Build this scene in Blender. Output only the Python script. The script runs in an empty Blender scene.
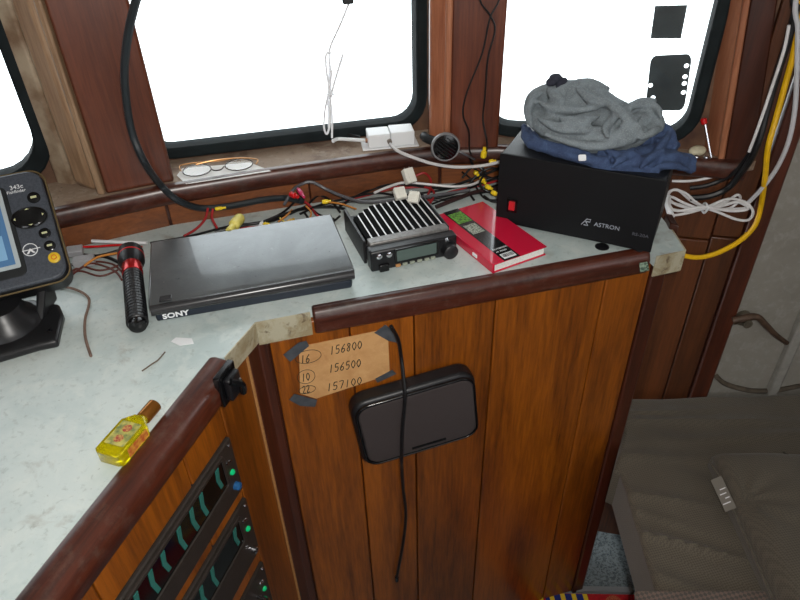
import bpy, bmesh, math, random
from mathutils import Vector, Matrix
random.seed(7)
C = bpy.context.scene.collection
SC = bpy.context.scene
PI = math.pi
CT = 1.10                      # height of the worktop above the floor

# ------------------------------------------------------------------ camera, sky, lights, exposure
F = 650.0
down = Vector((27, 880, F)).normalized()
up = -down
fh = Vector((0, 0, 1)) - up * up.z; fh.normalize()
rt = Vector((1, 0, 0)) - up * up.x - fh * fh.x; rt.normalize()
CAMZ = CT + 0.60
def ray(px, py):
    c = Vector((px - 400, py - 300, F))
    return Vector((rt.dot(c), fh.dot(c), up.dot(c)))
cam = bpy.data.cameras.new('camera'); cam.sensor_width = 36; cam.lens = F * 36 / 800; cam.clip_start = .01
co = bpy.data.objects.new('camera', cam); C.objects.link(co)
cx = Vector((rt.x, fh.x, up.x)); cy = -Vector((rt.y, fh.y, up.y)); cz = -Vector((rt.z, fh.z, up.z))
M = Matrix((cx, cy, cz)).transposed().to_4x4(); M.translation = Vector((0, 0, CAMZ))
co.matrix_world = M
SC.camera = co
w = bpy.data.worlds.new('sky'); SC.world = w; w.use_nodes = True
w.node_tree.nodes['Background'].inputs[0].default_value = (.93, .97, 1, 1)
w.node_tree.nodes['Background'].inputs[1].default_value = 3.6
SC.view_settings.view_transform = 'Standard'; SC.view_settings.look = 'None'
SC.view_settings.gamma = 1; SC.view_settings.exposure = 0.08
def area(name, loc, target, size, power, col):
    l = bpy.data.lights.new(name, 'AREA'); l.size = size; l.energy = power; l.color = col
    o = bpy.data.objects.new(name, l); C.objects.link(o); o.location = loc
    o.rotation_euler = (Vector(target) - Vector(loc)).to_track_quat('-Z', 'Y').to_euler()
area('camera_flash', (.03, -.02, CAMZ + .06), (.02, .9, CT - .1), .04, 8.6, (1, .97, .92))
area('fill_light', (.1, -.3, CT + .86), (.1, -.1, 0), .5, .5, (1, .95, .88))  # added overhead fill; no such lamp is seen

# ------------------------------------------------------------------ picking points on real planes
def at(px, py, z=0.0):                       # on the level z above the worktop
    r = ray(px, py); t = (z - .60) / r.z
    return Vector((r.x * t, r.y * t, CT + z))
def aty(px, py, y):
    r = ray(px, py); t = y / r.y
    return Vector((r.x * t, y, CAMZ + r.z * t))
class Fr:                                    # a vertical plane: X along, Y into it, Z up (from the worktop level)
    def __init__(s, o, d):
        s.d = Vector((d[0], d[1], 0)).normalized(); s.n = Vector((-s.d.y, s.d.x, 0)); s.o = Vector((o[0], o[1], CT))
        s.rz = math.atan2(s.d.y, s.d.x)
    def w(s, x, y, z): return s.o + s.d * x + s.n * y + Vector((0, 0, z))
    def pick(s, px, py, y=0):
        r = ray(px, py); t = (s.n.dot(s.o) + y) / s.n.dot(r)
        p = Vector((0, 0, CAMZ)) + r * t - s.o
        return (p.dot(s.d), p.z)
    def wp(s, px, py, y=0):
        x, z = s.pick(px, py, y); return s.w(x, y, z)
CF = Fr((-.068, .811), (.970, .243))         # front cabinet boards
LF = Fr((-.2556, .6833), (.310, .951))       # left console boards
WC = Fr((-.382, 1.195), (.974, .226))        # window planes
WR = Fr((.21, 1.248), (.9703, -.2425))
WL = Fr((-1.0, .937), (.915, .403))
RF = Fr((.20, 1.215), (.9705, -.241))        # wall boards right of the worktop

# ------------------------------------------------------------------ mesh builder
class G:
    def __init__(s): s.v = []; s.f = []
    def add(s, vs, fs):
        n = len(s.v); s.v += [Vector(v) for v in vs]; s.f += [[i + n for i in f] for f in fs]; return s
    def box(s, x0, x1, y0, y1, z0, z1):
        return s.add([(x0,y0,z0),(x1,y0,z0),(x1,y1,z0),(x0,y1,z0),(x0,y0,z1),(x1,y0,z1),(x1,y1,z1),(x0,y1,z1)],
                     [(0,3,2,1),(4,5,6,7),(0,1,5,4),(1,2,6,5),(2,3,7,6),(3,0,4,7)])
    def prism(s, poly, z0, z1):              # poly in xy
        n = len(poly)
        return s.add([(p[0],p[1],z0) for p in poly] + [(p[0],p[1],z1) for p in poly],
                     [list(range(n))[::-1], list(range(n, 2*n))] + [(i,(i+1)%n,n+(i+1)%n,n+i) for i in range(n)])
    def prismy(s, poly, y0, y1):             # poly in xz, extruded along y
        n = len(poly)
        return s.add([(p[0],y0,p[1]) for p in poly] + [(p[0],y1,p[1]) for p in poly],
                     [list(range(n)), list(range(n, 2*n))[::-1]] + [(i,n+i,n+(i+1)%n,(i+1)%n) for i in range(n)])
    def prismx(s, poly, x0, x1):             # poly in yz, extruded along x
        n = len(poly)
        return s.add([(x0,p[0],p[1]) for p in poly] + [(x1,p[0],p[1]) for p in poly],
                     [list(range(n))[::-1], list(range(n, 2*n))] + [(i,(i+1)%n,n+(i+1)%n,n+i) for i in range(n)])
    def ring(s, a, b, y0, y1):               # a, b loops in xz with as many points
        n = len(a); L = [[(p[0],y,p[1]) for p in q] for q in (a, b) for y in (y0, y1)]
        fs = []
        for i in range(n):
            j = (i+1) % n
            fs += [(i,j,2*n+j,2*n+i),(n+i,3*n+i,3*n+j,n+j),(i,n+i,n+j,j),(2*n+i,2*n+j,3*n+j,3*n+i)]
        return s.add(sum(L, []), fs)
    def tube(s, pts, r, n=8, closed=False, k=5, taper=None):
        P = spline(pts, k, closed) if k > 1 else [Vector(p) for p in pts]
        m = len(P); vs = []; nrm = None
        for i in range(m):
            t = (P[(i+1) % m] - P[i-1]) if closed else (P[min(i+1,m-1)] - P[max(i-1,0)])
            if t.length < 1e-9: t = Vector((0,0,1))
            t.normalize()
            if nrm is None: nrm = t.orthogonal()
            nrm = nrm - t * nrm.dot(t)
            if nrm.length < 1e-6: nrm = t.orthogonal()
            nrm.normalize(); b = t.cross(nrm)
            rr = r if taper is None else r * taper(i / (m - 1))
            vs += [P[i] + (nrm * math.cos(2*PI*q/n) + b * math.sin(2*PI*q/n)) * rr for q in range(n)]
        fs = []
        for i in range(m if closed else m - 1):
            a = i * n; c = ((i+1) % m) * n
            fs += [(a+q, a+(q+1)%n, c+(q+1)%n, c+q) for q in range(n)]
        if not closed: fs += [list(range(n))[::-1], list(range((m-1)*n, m*n))]
        return s.add(vs, fs)
    def lathe(s, prof, o, ax, n=24, sy=1.0):
        o = Vector(o); ax = Vector(ax).normalized(); u = ax.orthogonal().normalized(); v = ax.cross(u)
        vs = []
        for r, h in prof: vs += [o + ax*h + (u*math.cos(2*PI*q/n) + v*math.sin(2*PI*q/n)*sy) * r for q in range(n)]
        fs = [(i*n+q, i*n+(q+1)%n, (i+1)*n+(q+1)%n, (i+1)*n+q) for i in range(len(prof)-1) for q in range(n)]
        fs += [list(range(n))[::-1], list(range((len(prof)-1)*n, len(prof)*n))]
        return s.add(vs, fs)
    def ball(s, c, rx, ry, rz, rot=0, n=14):
        c = Vector(c); vs = []; R = Matrix.Rotation(rot, 3, 'Z')
        for i in range(1, n):
            a = PI * i / n
            vs += [c + R @ Vector((rx*math.sin(a)*math.cos(2*PI*q/n), ry*math.sin(a)*math.sin(2*PI*q/n), rz*math.cos(a))) for q in range(n)]
        vs += [c + Vector((0,0,rz)), c - Vector((0,0,rz))]; T = (n-1)*n
        fs = [(i*n+q, (i+1)*n+q, (i+1)*n+(q+1)%n, i*n+(q+1)%n) for i in range(n-2) for q in range(n)]
        fs += [(T, q, (q+1)%n) for q in range(n)] + [(T+1, (n-2)*n+(q+1)%n, (n-2)*n+q) for q in range(n)]
        return s.add(vs, fs)
    def tr(s, m):
        s.v = [m @ v for v in s.v]; return s
def spline(pts, k=5, closed=False):
    P = [Vector(p) for p in pts]; n = len(P)
    if n < 3: return P
    out = []
    for i in range(n if closed else n - 1):
        if closed: a, b, c, d = P[i-1], P[i], P[(i+1)%n], P[(i+2)%n]
        else: a, b, c, d = P[max(i-1,0)], P[i], P[i+1], P[min(i+2,n-1)]
        for j in range(k):
            t = j / k
            out.append(.5*((2*b)+(c-a)*t+(2*a-5*b+4*c-d)*t*t+(3*b-a-3*c+d)*t*t*t))
    if not closed: out.append(P[-1])
    return out
def rr(x0, x1, z0, z1, r, k=6):              # rounded rectangle, counter-clockwise
    out = []
    for cx_, cz_, a in ((x1-r, z1-r, 0), (x0+r, z1-r, 90), (x0+r, z0+r, 180), (x1-r, z0+r, 270)):
        for i in range(k + 1):
            t = math.radians(a + 90 * i / k); out.append((cx_ + r*math.cos(t), cz_ + r*math.sin(t)))
    return out
TM = {}
def tag(o, label, cat, group=None):
    o['label'] = label; o['category'] = cat
    if group: o['group'] = group
    return o
def mw(p):
    return TM[p.name] if p is not None else Matrix.Identity(4)
def thing(name, label, cat, loc, rz=0, group=None, mat=None):
    o = bpy.data.objects.new(name, None); C.objects.link(o); o.empty_display_size = .05
    m = mat if mat is not None else Matrix.Translation(Vector(loc)) @ Matrix.Rotation(rz, 4, 'Z')
    o.matrix_world = m; TM[o.name] = m.copy()
    if cat: tag(o, label, cat, group)
    else:
        o['kind'] = 'structure'
        if label: o['label'] = label
    return o
def obj(name, g, mat, parent=None, bevel=0, smooth=False, world=False, seg=2, mods=None):
    me = bpy.data.meshes.new(name)
    if parent is not None and world:
        inv = mw(parent).inverted(); vs = [inv @ v for v in g.v]; loc = None
    elif parent is None:
        xs = [v.x for v in g.v]; ys = [v.y for v in g.v]; zs = [v.z for v in g.v]
        loc = Vector(((min(xs)+max(xs))/2, (min(ys)+max(ys))/2, min(zs))); vs = [v - loc for v in g.v]
    else: vs = g.v; loc = None
    me.from_pydata([tuple(v) for v in vs], [], [list(f) for f in g.f])
    bm = bmesh.new(); bm.from_mesh(me); bmesh.ops.recalc_face_normals(bm, faces=bm.faces); bm.to_mesh(me); bm.free()
    o = bpy.data.objects.new(name, me); C.objects.link(o)
    if mat: me.materials.append(mat)
    if parent is not None: o.parent = parent; TM[o.name] = mw(parent).copy()
    else: o.location = loc; TM[o.name] = Matrix.Translation(loc)
    if bevel:
        b = o.modifiers.new('bevel', 'BEVEL'); b.width = bevel; b.segments = seg; b.limit_method = 'ANGLE'; b.angle_limit = .6
    if smooth or bevel:
        for p in me.polygons: p.use_smooth = True
        bm = bmesh.new(); bm.from_mesh(me)
        for e in bm.edges:
            if len(e.link_faces) == 2 and e.calc_face_angle(0) > .7: e.smooth = False
        bm.to_mesh(me); bm.free()
    return o
def single(name, g, mat, label, cat, group=None, **k):
    return tag(obj(name, g, mat, **k), label, cat, group)
def text(s, size, x, y, z, depth=.0004, align='LEFT', shear=0, bold=0, sx=1):      # facing -y in a local frame, as a G
    cu = bpy.data.curves.new('t', 'FONT'); cu.body = s; cu.size = size; cu.extrude = depth; cu.align_x = align; cu.shear = shear; cu.offset = bold
    cu.resolution_u = 3
    o = bpy.data.objects.new('t', cu); C.objects.link(o)
    dg = bpy.context.evaluated_depsgraph_get(); me = bpy.data.meshes.new_from_object(o.evaluated_get(dg))
    g = G(); g.add([(x + v.co.x*sx, y - v.co.z, z + v.co.y) for v in me.vertices], [list(p.vertices) for p in me.polygons])
    bpy.data.objects.remove(o); bpy.data.curves.remove(cu); bpy.data.meshes.remove(me)
    return g

# ------------------------------------------------------------------ materials
def new(name):
    m = bpy.data.materials.new(name); m.use_nodes = True
    return m, m.node_tree.nodes, m.node_tree.links, m.node_tree.nodes['Principled BSDF']
def rgb(r, g, b):                            # sRGB 0..255 to linear
    f = lambda c: (c/255/12.92) if c/255 <= .04045 else ((c/255+.055)/1.055)**2.4
    return (f(r), f(g), f(b), 1)
def mat(name, col, rough=.5, metal=0, noise=0, nscale=60, bump=0, bscale=200, coat=0, emit=None, es=0, spec=.5, trans=0, ior=1.45, col2=None, alpha=1):
    m, N, L, B = new(name)
    B.inputs['Base Color'].default_value = col; B.inputs['Roughness'].default_value = rough; B.inputs['Metallic'].default_value = metal
    B.inputs['Coat Weight'].default_value = coat; B.inputs['Specular IOR Level'].default_value = spec
    B.inputs['Transmission Weight'].default_value = trans; B.inputs['IOR'].default_value = ior
    tc = N.new('ShaderNodeTexCoord')
    if emit: B.inputs['Emission Color'].default_value = emit; B.inputs['Emission Strength'].default_value = es
    if noise or col2:
        n = N.new('ShaderNodeTexNoise'); n.inputs['Scale'].default_value = nscale; n.inputs['Detail'].default_value = 6
        L.new(tc.outputs['Object'], n.inputs['Vector'])
        r = N.new('ShaderNodeValToRGB'); L.new(n.outputs['Fac'], r.inputs[0])
        c2 = col2 or tuple(c * (1 - noise) for c in col[:3]) + (1,)
        r.color_ramp.elements[0].position = .35; r.color_ramp.elements[1].position = .62
        r.color_ramp.elements[0].color = c2; r.color_ramp.elements[1].color = col
        L.new(r.outputs[0], B.inputs['Base Color'])
    if bump:
        n = N.new('ShaderNodeTexNoise'); n.inputs['Scale'].default_value = bscale; n.inputs['Detail'].default_value = 4
        L.new(tc.outputs['Object'], n.inputs['Vector'])
        b = N.new('ShaderNodeBump'); b.inputs['Strength'].default_value = bump; b.inputs['Distance'].default_value = .002
        L.new(n.outputs['Fac'], b.inputs['Height']); L.new(b.outputs[0], B.inputs['Normal'])
    return m
def wood(name, dark, light, axis='z', rough=.35, coat=.3, fine=90, along=3, spots=.0):
    m, N, L, B = new(name)
    tc = N.new('ShaderNodeTexCoord'); oi = N.new('ShaderNodeObjectInfo')
    ad = N.new('ShaderNodeVectorMath'); ad.operation = 'ADD'
    cmb = N.new('ShaderNodeCombineXYZ')
    mu = N.new('ShaderNodeMath'); mu.operation = 'MULTIPLY'; mu.inputs[1].default_value = 7.3; L.new(oi.outputs['Random'], mu.inputs[0])
    for i in range(3): L.new(mu.outputs[0], cmb.inputs[i])
    L.new(tc.outputs['Object'], ad.inputs[0]); L.new(cmb.outputs[0], ad.inputs[1])
    def stretch(s, a):
        mp = N.new('ShaderNodeMapping'); v = [s, s, s]; v['xyz'.index(axis)] = a; mp.inputs['Scale'].default_value = v
        L.new(ad.outputs[0], mp.inputs[0]); return mp
    n1 = N.new('ShaderNodeTexNoise'); n1.inputs['Scale'].default_value = 1; n1.inputs['Detail'].default_value = 5; n1.inputs['Distortion'].default_value = .8
    L.new(stretch(fine * .22, along * .5).outputs[0], n1.inputs['Vector'])
    n2 = N.new('ShaderNodeTexNoise'); n2.inputs['Scale'].default_value = 1; n2.inputs['Detail'].default_value = 8; n2.inputs['Roughness'].default_value = .7
    L.new(stretch(fine * 2.2, along * 4).outputs[0], n2.inputs['Vector'])
    mx = N.new('ShaderNodeMath'); mx.operation = 'MULTIPLY_ADD'; mx.inputs[1].default_value = .5
    hf = N.new('ShaderNodeMath'); hf.operation = 'MULTIPLY'; hf.inputs[1].default_value = .5; L.new(n2.outputs['Fac'], hf.inputs[0])
    L.new(n1.outputs['Fac'], mx.inputs[0]); L.new(hf.outputs[0], mx.inputs[2])
    r = N.new('ShaderNodeValToRGB'); L.new(mx.outputs[0], r.inputs[0])
    r.color_ramp.elements[0].position = .36; r.color_ramp.elements[0].color = dark
    r.color_ramp.elements[1].position = .62; r.color_ramp.elements[1].color = light
    hs = N.new('ShaderNodeHueSaturation'); L.new(r.outputs[0], hs.inputs['Color'])
    vr = N.new('ShaderNodeMapRange'); vr.inputs['To Min'].default_value = .82; vr.inputs['To Max'].default_value = 1.15
    L.new(oi.outputs['Random'], vr.inputs['Value']); L.new(vr.outputs[0], hs.inputs['Value'])
    L.new(hs.outputs[0], B.inputs['Base Color'])
    if spots:
        n3 = N.new('ShaderNodeTexNoise'); n3.inputs['Scale'].default_value = 45; n3.inputs['Detail'].default_value = 8; n3.inputs['Roughness'].default_value = .75
        L.new(ad.outputs[0], n3.inputs['Vector'])
        r3 = N.new('ShaderNodeValToRGB'); L.new(n3.outputs['Fac'], r3.inputs[0]); r3.color_ramp.elements[0].position = .5; r3.color_ramp.elements[1].position = .72
        mm = N.new('ShaderNodeMix'); mm.data_type = 'RGBA'; mm.inputs['B'].default_value = rgb(128, 118, 108)
        sm = N.new('ShaderNodeMath'); sm.operation = 'MULTIPLY'; sm.inputs[1].default_value = spots; L.new(r3.outputs[0], sm.inputs[0])
        L.new(sm.outputs[0], mm.inputs['Factor']); L.new(hs.outputs[0], mm.inputs['A']); L.new(mm.outputs['Result'], B.inputs['Base Color'])
    B.inputs['Roughness'].default_value = rough; B.inputs['Coat Weight'].default_value = coat; B.inputs['Coat Roughness'].default_value = .25
    b = N.new('ShaderNodeBump'); b.inputs['Strength'].default_value = .25; b.inputs['Distance'].default_value = .0006
    L.new(n2.outputs['Fac'], b.inputs['Height']); L.new(b.outputs[0], B.inputs['Normal'])
    return m
def layered(name, base, layers, rough=.4, bump=.2, bscale=300, metal=0, coat=0):   # layers: (colour, scale, lo, hi, amount)
    m, N, L, B = new(name); tc = N.new('ShaderNodeTexCoord')
    cur = None
    for k, (col, sc, lo, hi, am) in enumerate(layers):
        n = N.new('ShaderNodeTexNoise'); n.inputs['Scale'].default_value = sc; n.inputs['Detail'].default_value = 8; n.inputs['Roughness'].default_value = .65; n.inputs['Distortion'].default_value = .5
        mp = N.new('ShaderNodeMapping'); mp.inputs['Location'].default_value = (k*3.1, k*1.7, k*.9); L.new(tc.outputs['Object'], mp.inputs[0]); L.new(mp.outputs[0], n.inputs['Vector'])
        r = N.new('ShaderNodeMapRange'); r.inputs['From Min'].default_value = lo; r.inputs['From Max'].default_value = hi; r.inputs['To Max'].default_value = am
        L.new(n.outputs['Fac'], r.inputs['Value'])
        mx = N.new('ShaderNodeMix'); mx.data_type = 'RGBA'; mx.inputs['B'].default_value = col
        if cur is None: mx.inputs['A'].default_value = base
        else: L.new(cur, mx.inputs['A'])
        L.new(r.outputs[0], mx.inputs['Factor']); cur = mx.outputs['Result']
    L.new(cur, B.inputs['Base Color']); B.inputs['Roughness'].default_value = rough; B.inputs['Metallic'].default_value = metal; B.inputs['Coat Weight'].default_value = coat
    n = N.new('ShaderNodeTexNoise'); n.inputs['Scale'].default_value = bscale; L.new(tc.outputs['Object'], n.inputs['Vector'])
    b = N.new('ShaderNodeBump'); b.inputs['Strength'].default_value = bump; b.inputs['Distance'].default_value = .001
    L.new(n.outputs['Fac'], b.inputs['Height']); L.new(b.outputs[0], B.inputs['Normal'])
    return m

W_BOARD = wood('veneer_boards', rgb(88, 42, 6), rgb(158, 86, 16), rough=.38)
W_BOARDX = wood('veneer_boards_level', rgb(84, 44, 22), rgb(132, 76, 38), axis='x', rough=.5, coat=.1)
W_DARK = wood('mahogany', rgb(42, 18, 10), rgb(78, 36, 20), rough=.4, coat=.2)
W_DARKX = wood('mahogany_level', rgb(34, 14, 10), rgb(86, 38, 22), axis='x', rough=.36, coat=.25, spots=.2)
W_DARKY = wood('mahogany_nosing', rgb(54, 28, 24), rgb(96, 52, 40), axis='y', rough=.3, coat=.4, spots=.5)
W_POST = wood('mahogany_post', rgb(64, 28, 16), rgb(104, 54, 34), rough=.36, coat=.3)
W_STRIP = wood('oak_strip', rgb(130, 74, 50), rgb(176, 116, 84), rough=.3, coat=.5)
W_JAMB = mat('dirty_cream_jamb', rgb(168, 152, 130), .6, col2=rgb(120, 96, 74), nscale=22, bump=.3)
W_SIDE = wood('post_side_wood_lit', rgb(120, 90, 66), rgb(176, 146, 116), rough=.35, coat=.4)  # wood lightened to paint in the window highlight on the post side
M_SILL = layered('dusty_sill', rgb(146, 126, 108), [(rgb(96, 70, 56), 14, .5, .66, .7), (rgb(180, 168, 152), 40, .52, .7, .6), (rgb(60, 40, 32), 120, .6, .7, .6)], .7, .4)
M_LAM = layered('worn_laminate', rgb(196, 206, 204), [(rgb(170, 186, 186), 6, .42, .6, .8), (rgb(205, 212, 208), 30, .5, .65, .6), (rgb(140, 150, 146), 90, .56, .7, .5), (rgb(128, 112, 96), 9, .6, .72, .6), (rgb(70, 60, 52), 160, .68, .72, .8)], .35, .12)
M_PLATE = layered('stained_metal', rgb(190, 184, 160), [(rgb(150, 130, 92), 25, .45, .6, .7), (rgb(90, 70, 48), 60, .58, .68, .7)], .45, .2, metal=.25)
M_BLK = mat('black_plastic', rgb(22, 22, 25), .38, bump=.15, bscale=900)
M_BLKG = mat('black_gloss', rgb(14, 14, 16), .16)
M_RUB = mat('black_rubber', rgb(26, 30, 32), .55, noise=.3, nscale=40)
M_GASK = mat('grey_black_gasket', rgb(30, 36, 38), .8, noise=.3, nscale=25, spec=.15)
M_CABLE = mat('black_cable', rgb(20, 20, 22), .4)
M_GREYC = mat('grey_cable', rgb(84, 84, 88), .4)
M_WHT = mat('white_plastic', rgb(226, 228, 230), .35)
M_WCAB = mat('white_cable', rgb(214, 212, 212), .4, noise=.15)
M_YEL = mat('yellow_hose', rgb(226, 176, 16), .4, noise=.12)
M_YCON = mat('yellow_connector', rgb(240, 206, 40), .3)
M_NUT = mat('pale_yellow_nut', rgb(216, 202, 104), .5)
M_RED = mat('red_plastic', rgb(196, 24, 28), .3)
M_REDW = mat('red_wire', rgb(160, 38, 42), .45)
M_BRNW = mat('brown_wire', rgb(90, 44, 36), .5)
M_ORG = mat('orange_wire', rgb(186, 120, 50), .45)
M_CHR = mat('chrome', rgb(200, 200, 205), .18, metal=1)
M_WHITEWALL = layered('painted_grey_wall', rgb(136, 132, 124), [(rgb(120, 116, 108), 4, .45, .65, .7), (rgb(165, 162, 156), 60, .5, .7, .4), (rgb(96, 82, 66), 14, .66, .74, .6)], .6, .3, 180)
M_CARPET = layered('grey_carpet', rgb(138, 150, 154), [(rgb(80, 90, 96), 160, .46, .56, .9), (rgb(140, 150, 152), 320, .52, .62, .6)], .95, 1, 700)

# ------------------------------------------------------------------ room shell
FZ = 0.0; CZ = CT + .92
obj('floor', G().box(-1.3, 1.75, -1.45, 1.45, -.04, 0), M_CARPET)['kind'] = 'structure'
obj('ceiling', G().box(-1.3, 1.75, -1.45, 1.6, CZ, CZ + .04), mat('ceiling_paint', rgb(200, 198, 190), .7))['kind'] = 'structure'
M_PANEL = wood('cabin_panel', rgb(110, 62, 30), rgb(160, 100, 56), rough=.5)
def holed_wall(name, fr, x0, x1, z0, z1, holes, m, t=.04):      # wall of slabs round rectangular openings
    g = G(); xs = x0
    for (a, b, c, d) in holes:
        g.box(xs, a, 0, t, z0, z1); g.box(a, b, 0, t, z0, c); g.box(a, b, 0, t, d, z1); xs = b
    g.box(xs, x1, 0, t, z0, z1)
    o = thing(name, None, None, fr.o, fr.rz)
    obj('panel', g, m, o)
    return o
BK = Fr((1.75, -1.40), (-1, 0)); holed_wall('wall_back', BK, 0, 3.05, -CT, .92, [(.4, 1.1, .15, .6), (1.95, 2.65, .15, .6)], M_PANEL)
LW = Fr((-1.26, -1.40), (0, 1)); holed_wall('wall_left', LW, 0, 2.2, -CT, .92, [(.1, .6, .2, .6)], M_PANEL)
SW = Fr((1.62, 1.1), (0, -1)); holed_wall('wall_right', SW, 0, 2.5, -CT, .92, [(1.3, 2.0, .15, .6)], M_WHITEWALL)

# window panels, gaskets and panes of the wheelhouse front
M_GLASS, N, L, B = new('window_glass'); N.remove(B)
tr_ = N.new('ShaderNodeBsdfTransparent'); tr_.inputs[0].default_value = (.96, .98, .98, 1)
gl = N.new('ShaderNodeBsdfGlossy'); gl.inputs['Roughness'].default_value = .03
fz = N.new('ShaderNodeFresnel'); fz.inputs[0].default_value = 1.3; ms = N.new('ShaderNodeMixShader')
L.new(fz.outputs[0], ms.inputs[0]); L.new(tr_.outputs[0], ms.inputs[1]); L.new(gl.outputs[0], ms.inputs[2]); L.new(ms.outputs[0], N['Material Output'].inputs[0])
M_PNL = mat('stained_window_panel', rgb(104, 76, 56), .6, col2=rgb(70, 44, 32), nscale=22, bump=.3)
def window(n, fr, x0, x1, z0, z1, px0, px1, r=.04, gk=.022):
    wl = thing('wall_front', None, None, fr.o, fr.rz)
    obj('panel', G().ring(rr(px0, px1, .03, .93, .0005), rr(x0 - gk*.6, x1 + gk*.6, z0 - gk*.6, z1 + gk*.6, r), .0, .025), M_PNL, wl)
    wn = thing('window_%d' % n, None, None, fr.o, fr.rz)
    obj('gasket', G().ring(rr(x0 - gk, x1 + gk, z0 - gk, z1 + gk, r + gk), rr(x0, x1, z0, z1, r), -.010, .034), M_GASK, wn, bevel=.005)
    obj('pane', G().prismy(rr(x0 - .004, x1 + .004, z0 - .004, z1 + .004, r), .012, .016), M_GLASS, wn)
    return wn
window(1, WL, -.14, .400, .112, .52, -.30, .46, r=.07, gk=.03)
window(2, WC, -.090, .438, .106, .52, -.23, .49, r=.045)
window(3, WR, -.03, .347, .106, .52, -.09, .47, r=.05)

# sill, moulding and the boards under it
MO = [(-1.25, .690), (-.86, .862), (-.582, .986), (-.42, 1.060), (-.235, 1.119), (-.018, 1.177), (.09, 1.196), (.20, 1.196), (.42, 1.146), (.642, 1.088)]
BKL = [WR.w(.56, .02, 0), WR.w(-.05, .02, 0), WC.w(.47, .02, 0), WC.w(-.22, .02, 0), WL.w(.46, .02, 0), WL.w(-.25, .02, 0)]
sl = obj('trim_1', G().prism([(x, y + .006) for x, y in MO] + [(p.x, p.y) for p in BKL], CT + .062, CT + .08), M_SILL); sl['kind'] = 'structure'; sl['label'] = 'dusty window sill ledge'
def sweep(path, prof):                       # prof: (out, z) closed; path in xy, outward = towards the room (right of travel)
    g = G(); m = len(path); k = len(prof); vs = []
    for i, p in enumerate(path):
        a = Vector(path[max(i-1, 0)]); b = Vector(path[min(i+1, m-1)]); d = (b - a).normalized(); n = Vector((d.y, -d.x))
        vs += [(p[0] + n.x*o, p[1] + n.y*o, CT + z) for o, z in prof]
    fs = [(i*k+q, i*k+(q+1)%k, (i+1)*k+(q+1)%k, (i+1)*k+q) for i in range(m-1) for q in range(k)] + [list(range(k)), list(range((m-1)*k, m*k))[::-1]]
    return g.add(vs, fs)
prof = [(.0 + .009*math.cos(math.radians(t)) - .004, .064 + .018*math.sin(math.radians(t))) for t in range(-90, 91, 20)] + [(-.014, .082), (-.014, .046)]
ml = obj('trim_2', sweep(MO, prof), W_DARKX, smooth=True); ml['kind'] = 'structure'; ml['label'] = 'rounded mahogany moulding along the sill edge'
bw = thing('wall_front', None, None, (0, 0, 0))
def boards_along(path, z0, z1, step, off, m, thick=.012, parent=bw, gap=.0015):
    for (a, b) in zip(path[:-1], path[1:]):
        a = Vector(a); b = Vector(b); L_ = (b - a).length; n = max(1, round(L_ / step)); fr = Fr(a, b - a)
        for i in range(n):
            g = G().box(L_*i/n + gap, L_*(i+1)/n - gap, off, off + thick, z0, z1)
            g.tr(Matrix.Translation(fr.o) @ Matrix.Rotation(fr.rz, 4, 'Z'))
            obj('board', g, m, parent, bevel=.0015)
boards_along([MO[0], MO[3], MO[6], MO[7]], -.02, .060, .24, .012, W_BOARDX)
# behind the boards a plain backing so that the joints stay dark
obj('backing', G().prism([(x, y + .026) for x, y in MO[:9]] + [(x, y + .04) for x, y in MO[:9]][::-1], CT - .02, CT + .062), W_DARK, bw)
rw = thing('wall_front', None, None, RF.o, RF.rz)
for x0, x1 in ((-.02, .108), (.111, .218), (.221, .328)):
    obj('board', G().box(x0, x1, 0, .012, -CT, .058), W_BOARD, rw, bevel=.002)
W_BRD2 = wood('shaded_veneer_boards', rgb(54, 27, 12), rgb(92, 50, 24), rough=.45)  # veneer with the flash falloff put into a darker colour
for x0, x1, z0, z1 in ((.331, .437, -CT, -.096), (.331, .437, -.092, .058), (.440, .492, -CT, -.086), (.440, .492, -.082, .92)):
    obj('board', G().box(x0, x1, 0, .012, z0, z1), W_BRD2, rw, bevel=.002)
obj('backing', G().box(-.02, .53, .014, .03, -CT, .058), W_DARK, rw)
obj('post', G().box(.494, .531, -.012, .03, -CT, .92), W_DARK, rw, bevel=.004)

# posts between the windows
def post(n, polys, label):
    t = thing('trim_%d' % n, None, None, (polys[0][1][0][0], polys[0][1][0][1], CT)); t['label'] = label
    for nm, pl, m, bv in polys: obj(nm, G().prism(pl, CT + .078, CZ), m, t, bevel=bv, world=True)
    return t
def V2(*a): return [tuple(p) for p in a]
post(3, [('post', V2((-.515,1.046),(-.404,1.091),(-.446,1.18),(-.50,1.16)), W_POST, .006),
         ('bead', V2((-.531,1.047),(-.518,1.044),(-.518,1.10),(-.530,1.10)), W_SIDE, .004),
         ('side_strip', V2((-.588,1.085),(-.534,1.053),(-.515,1.10),(-.56,1.13)), W_SIDE, .014),
         ('jamb', V2((-.622,1.098),(-.590,1.089),(-.56,1.13),(-.60,1.15)), W_JAMB, .003)], 'broad mahogany post between left and centre windows')
post(4, [('side_strip', V2((.066,1.215),(.098,1.196),(.104,1.29),(.075,1.296)), W_STRIP, .006),
         ('bead', V2((.094,1.192),(.106,1.190),(.112,1.26),(.094,1.26)), W_STRIP, .004),
         ('post', V2((.105,1.200),(.200,1.196),(.206,1.25),(.102,1.27)), W_POST, .004)], 'mahogany post between centre and right windows')
rp = thing('trim_5', None, None, RF.o, RF.rz); rp['label'] = 'dark mahogany post right of the right window'
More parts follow.
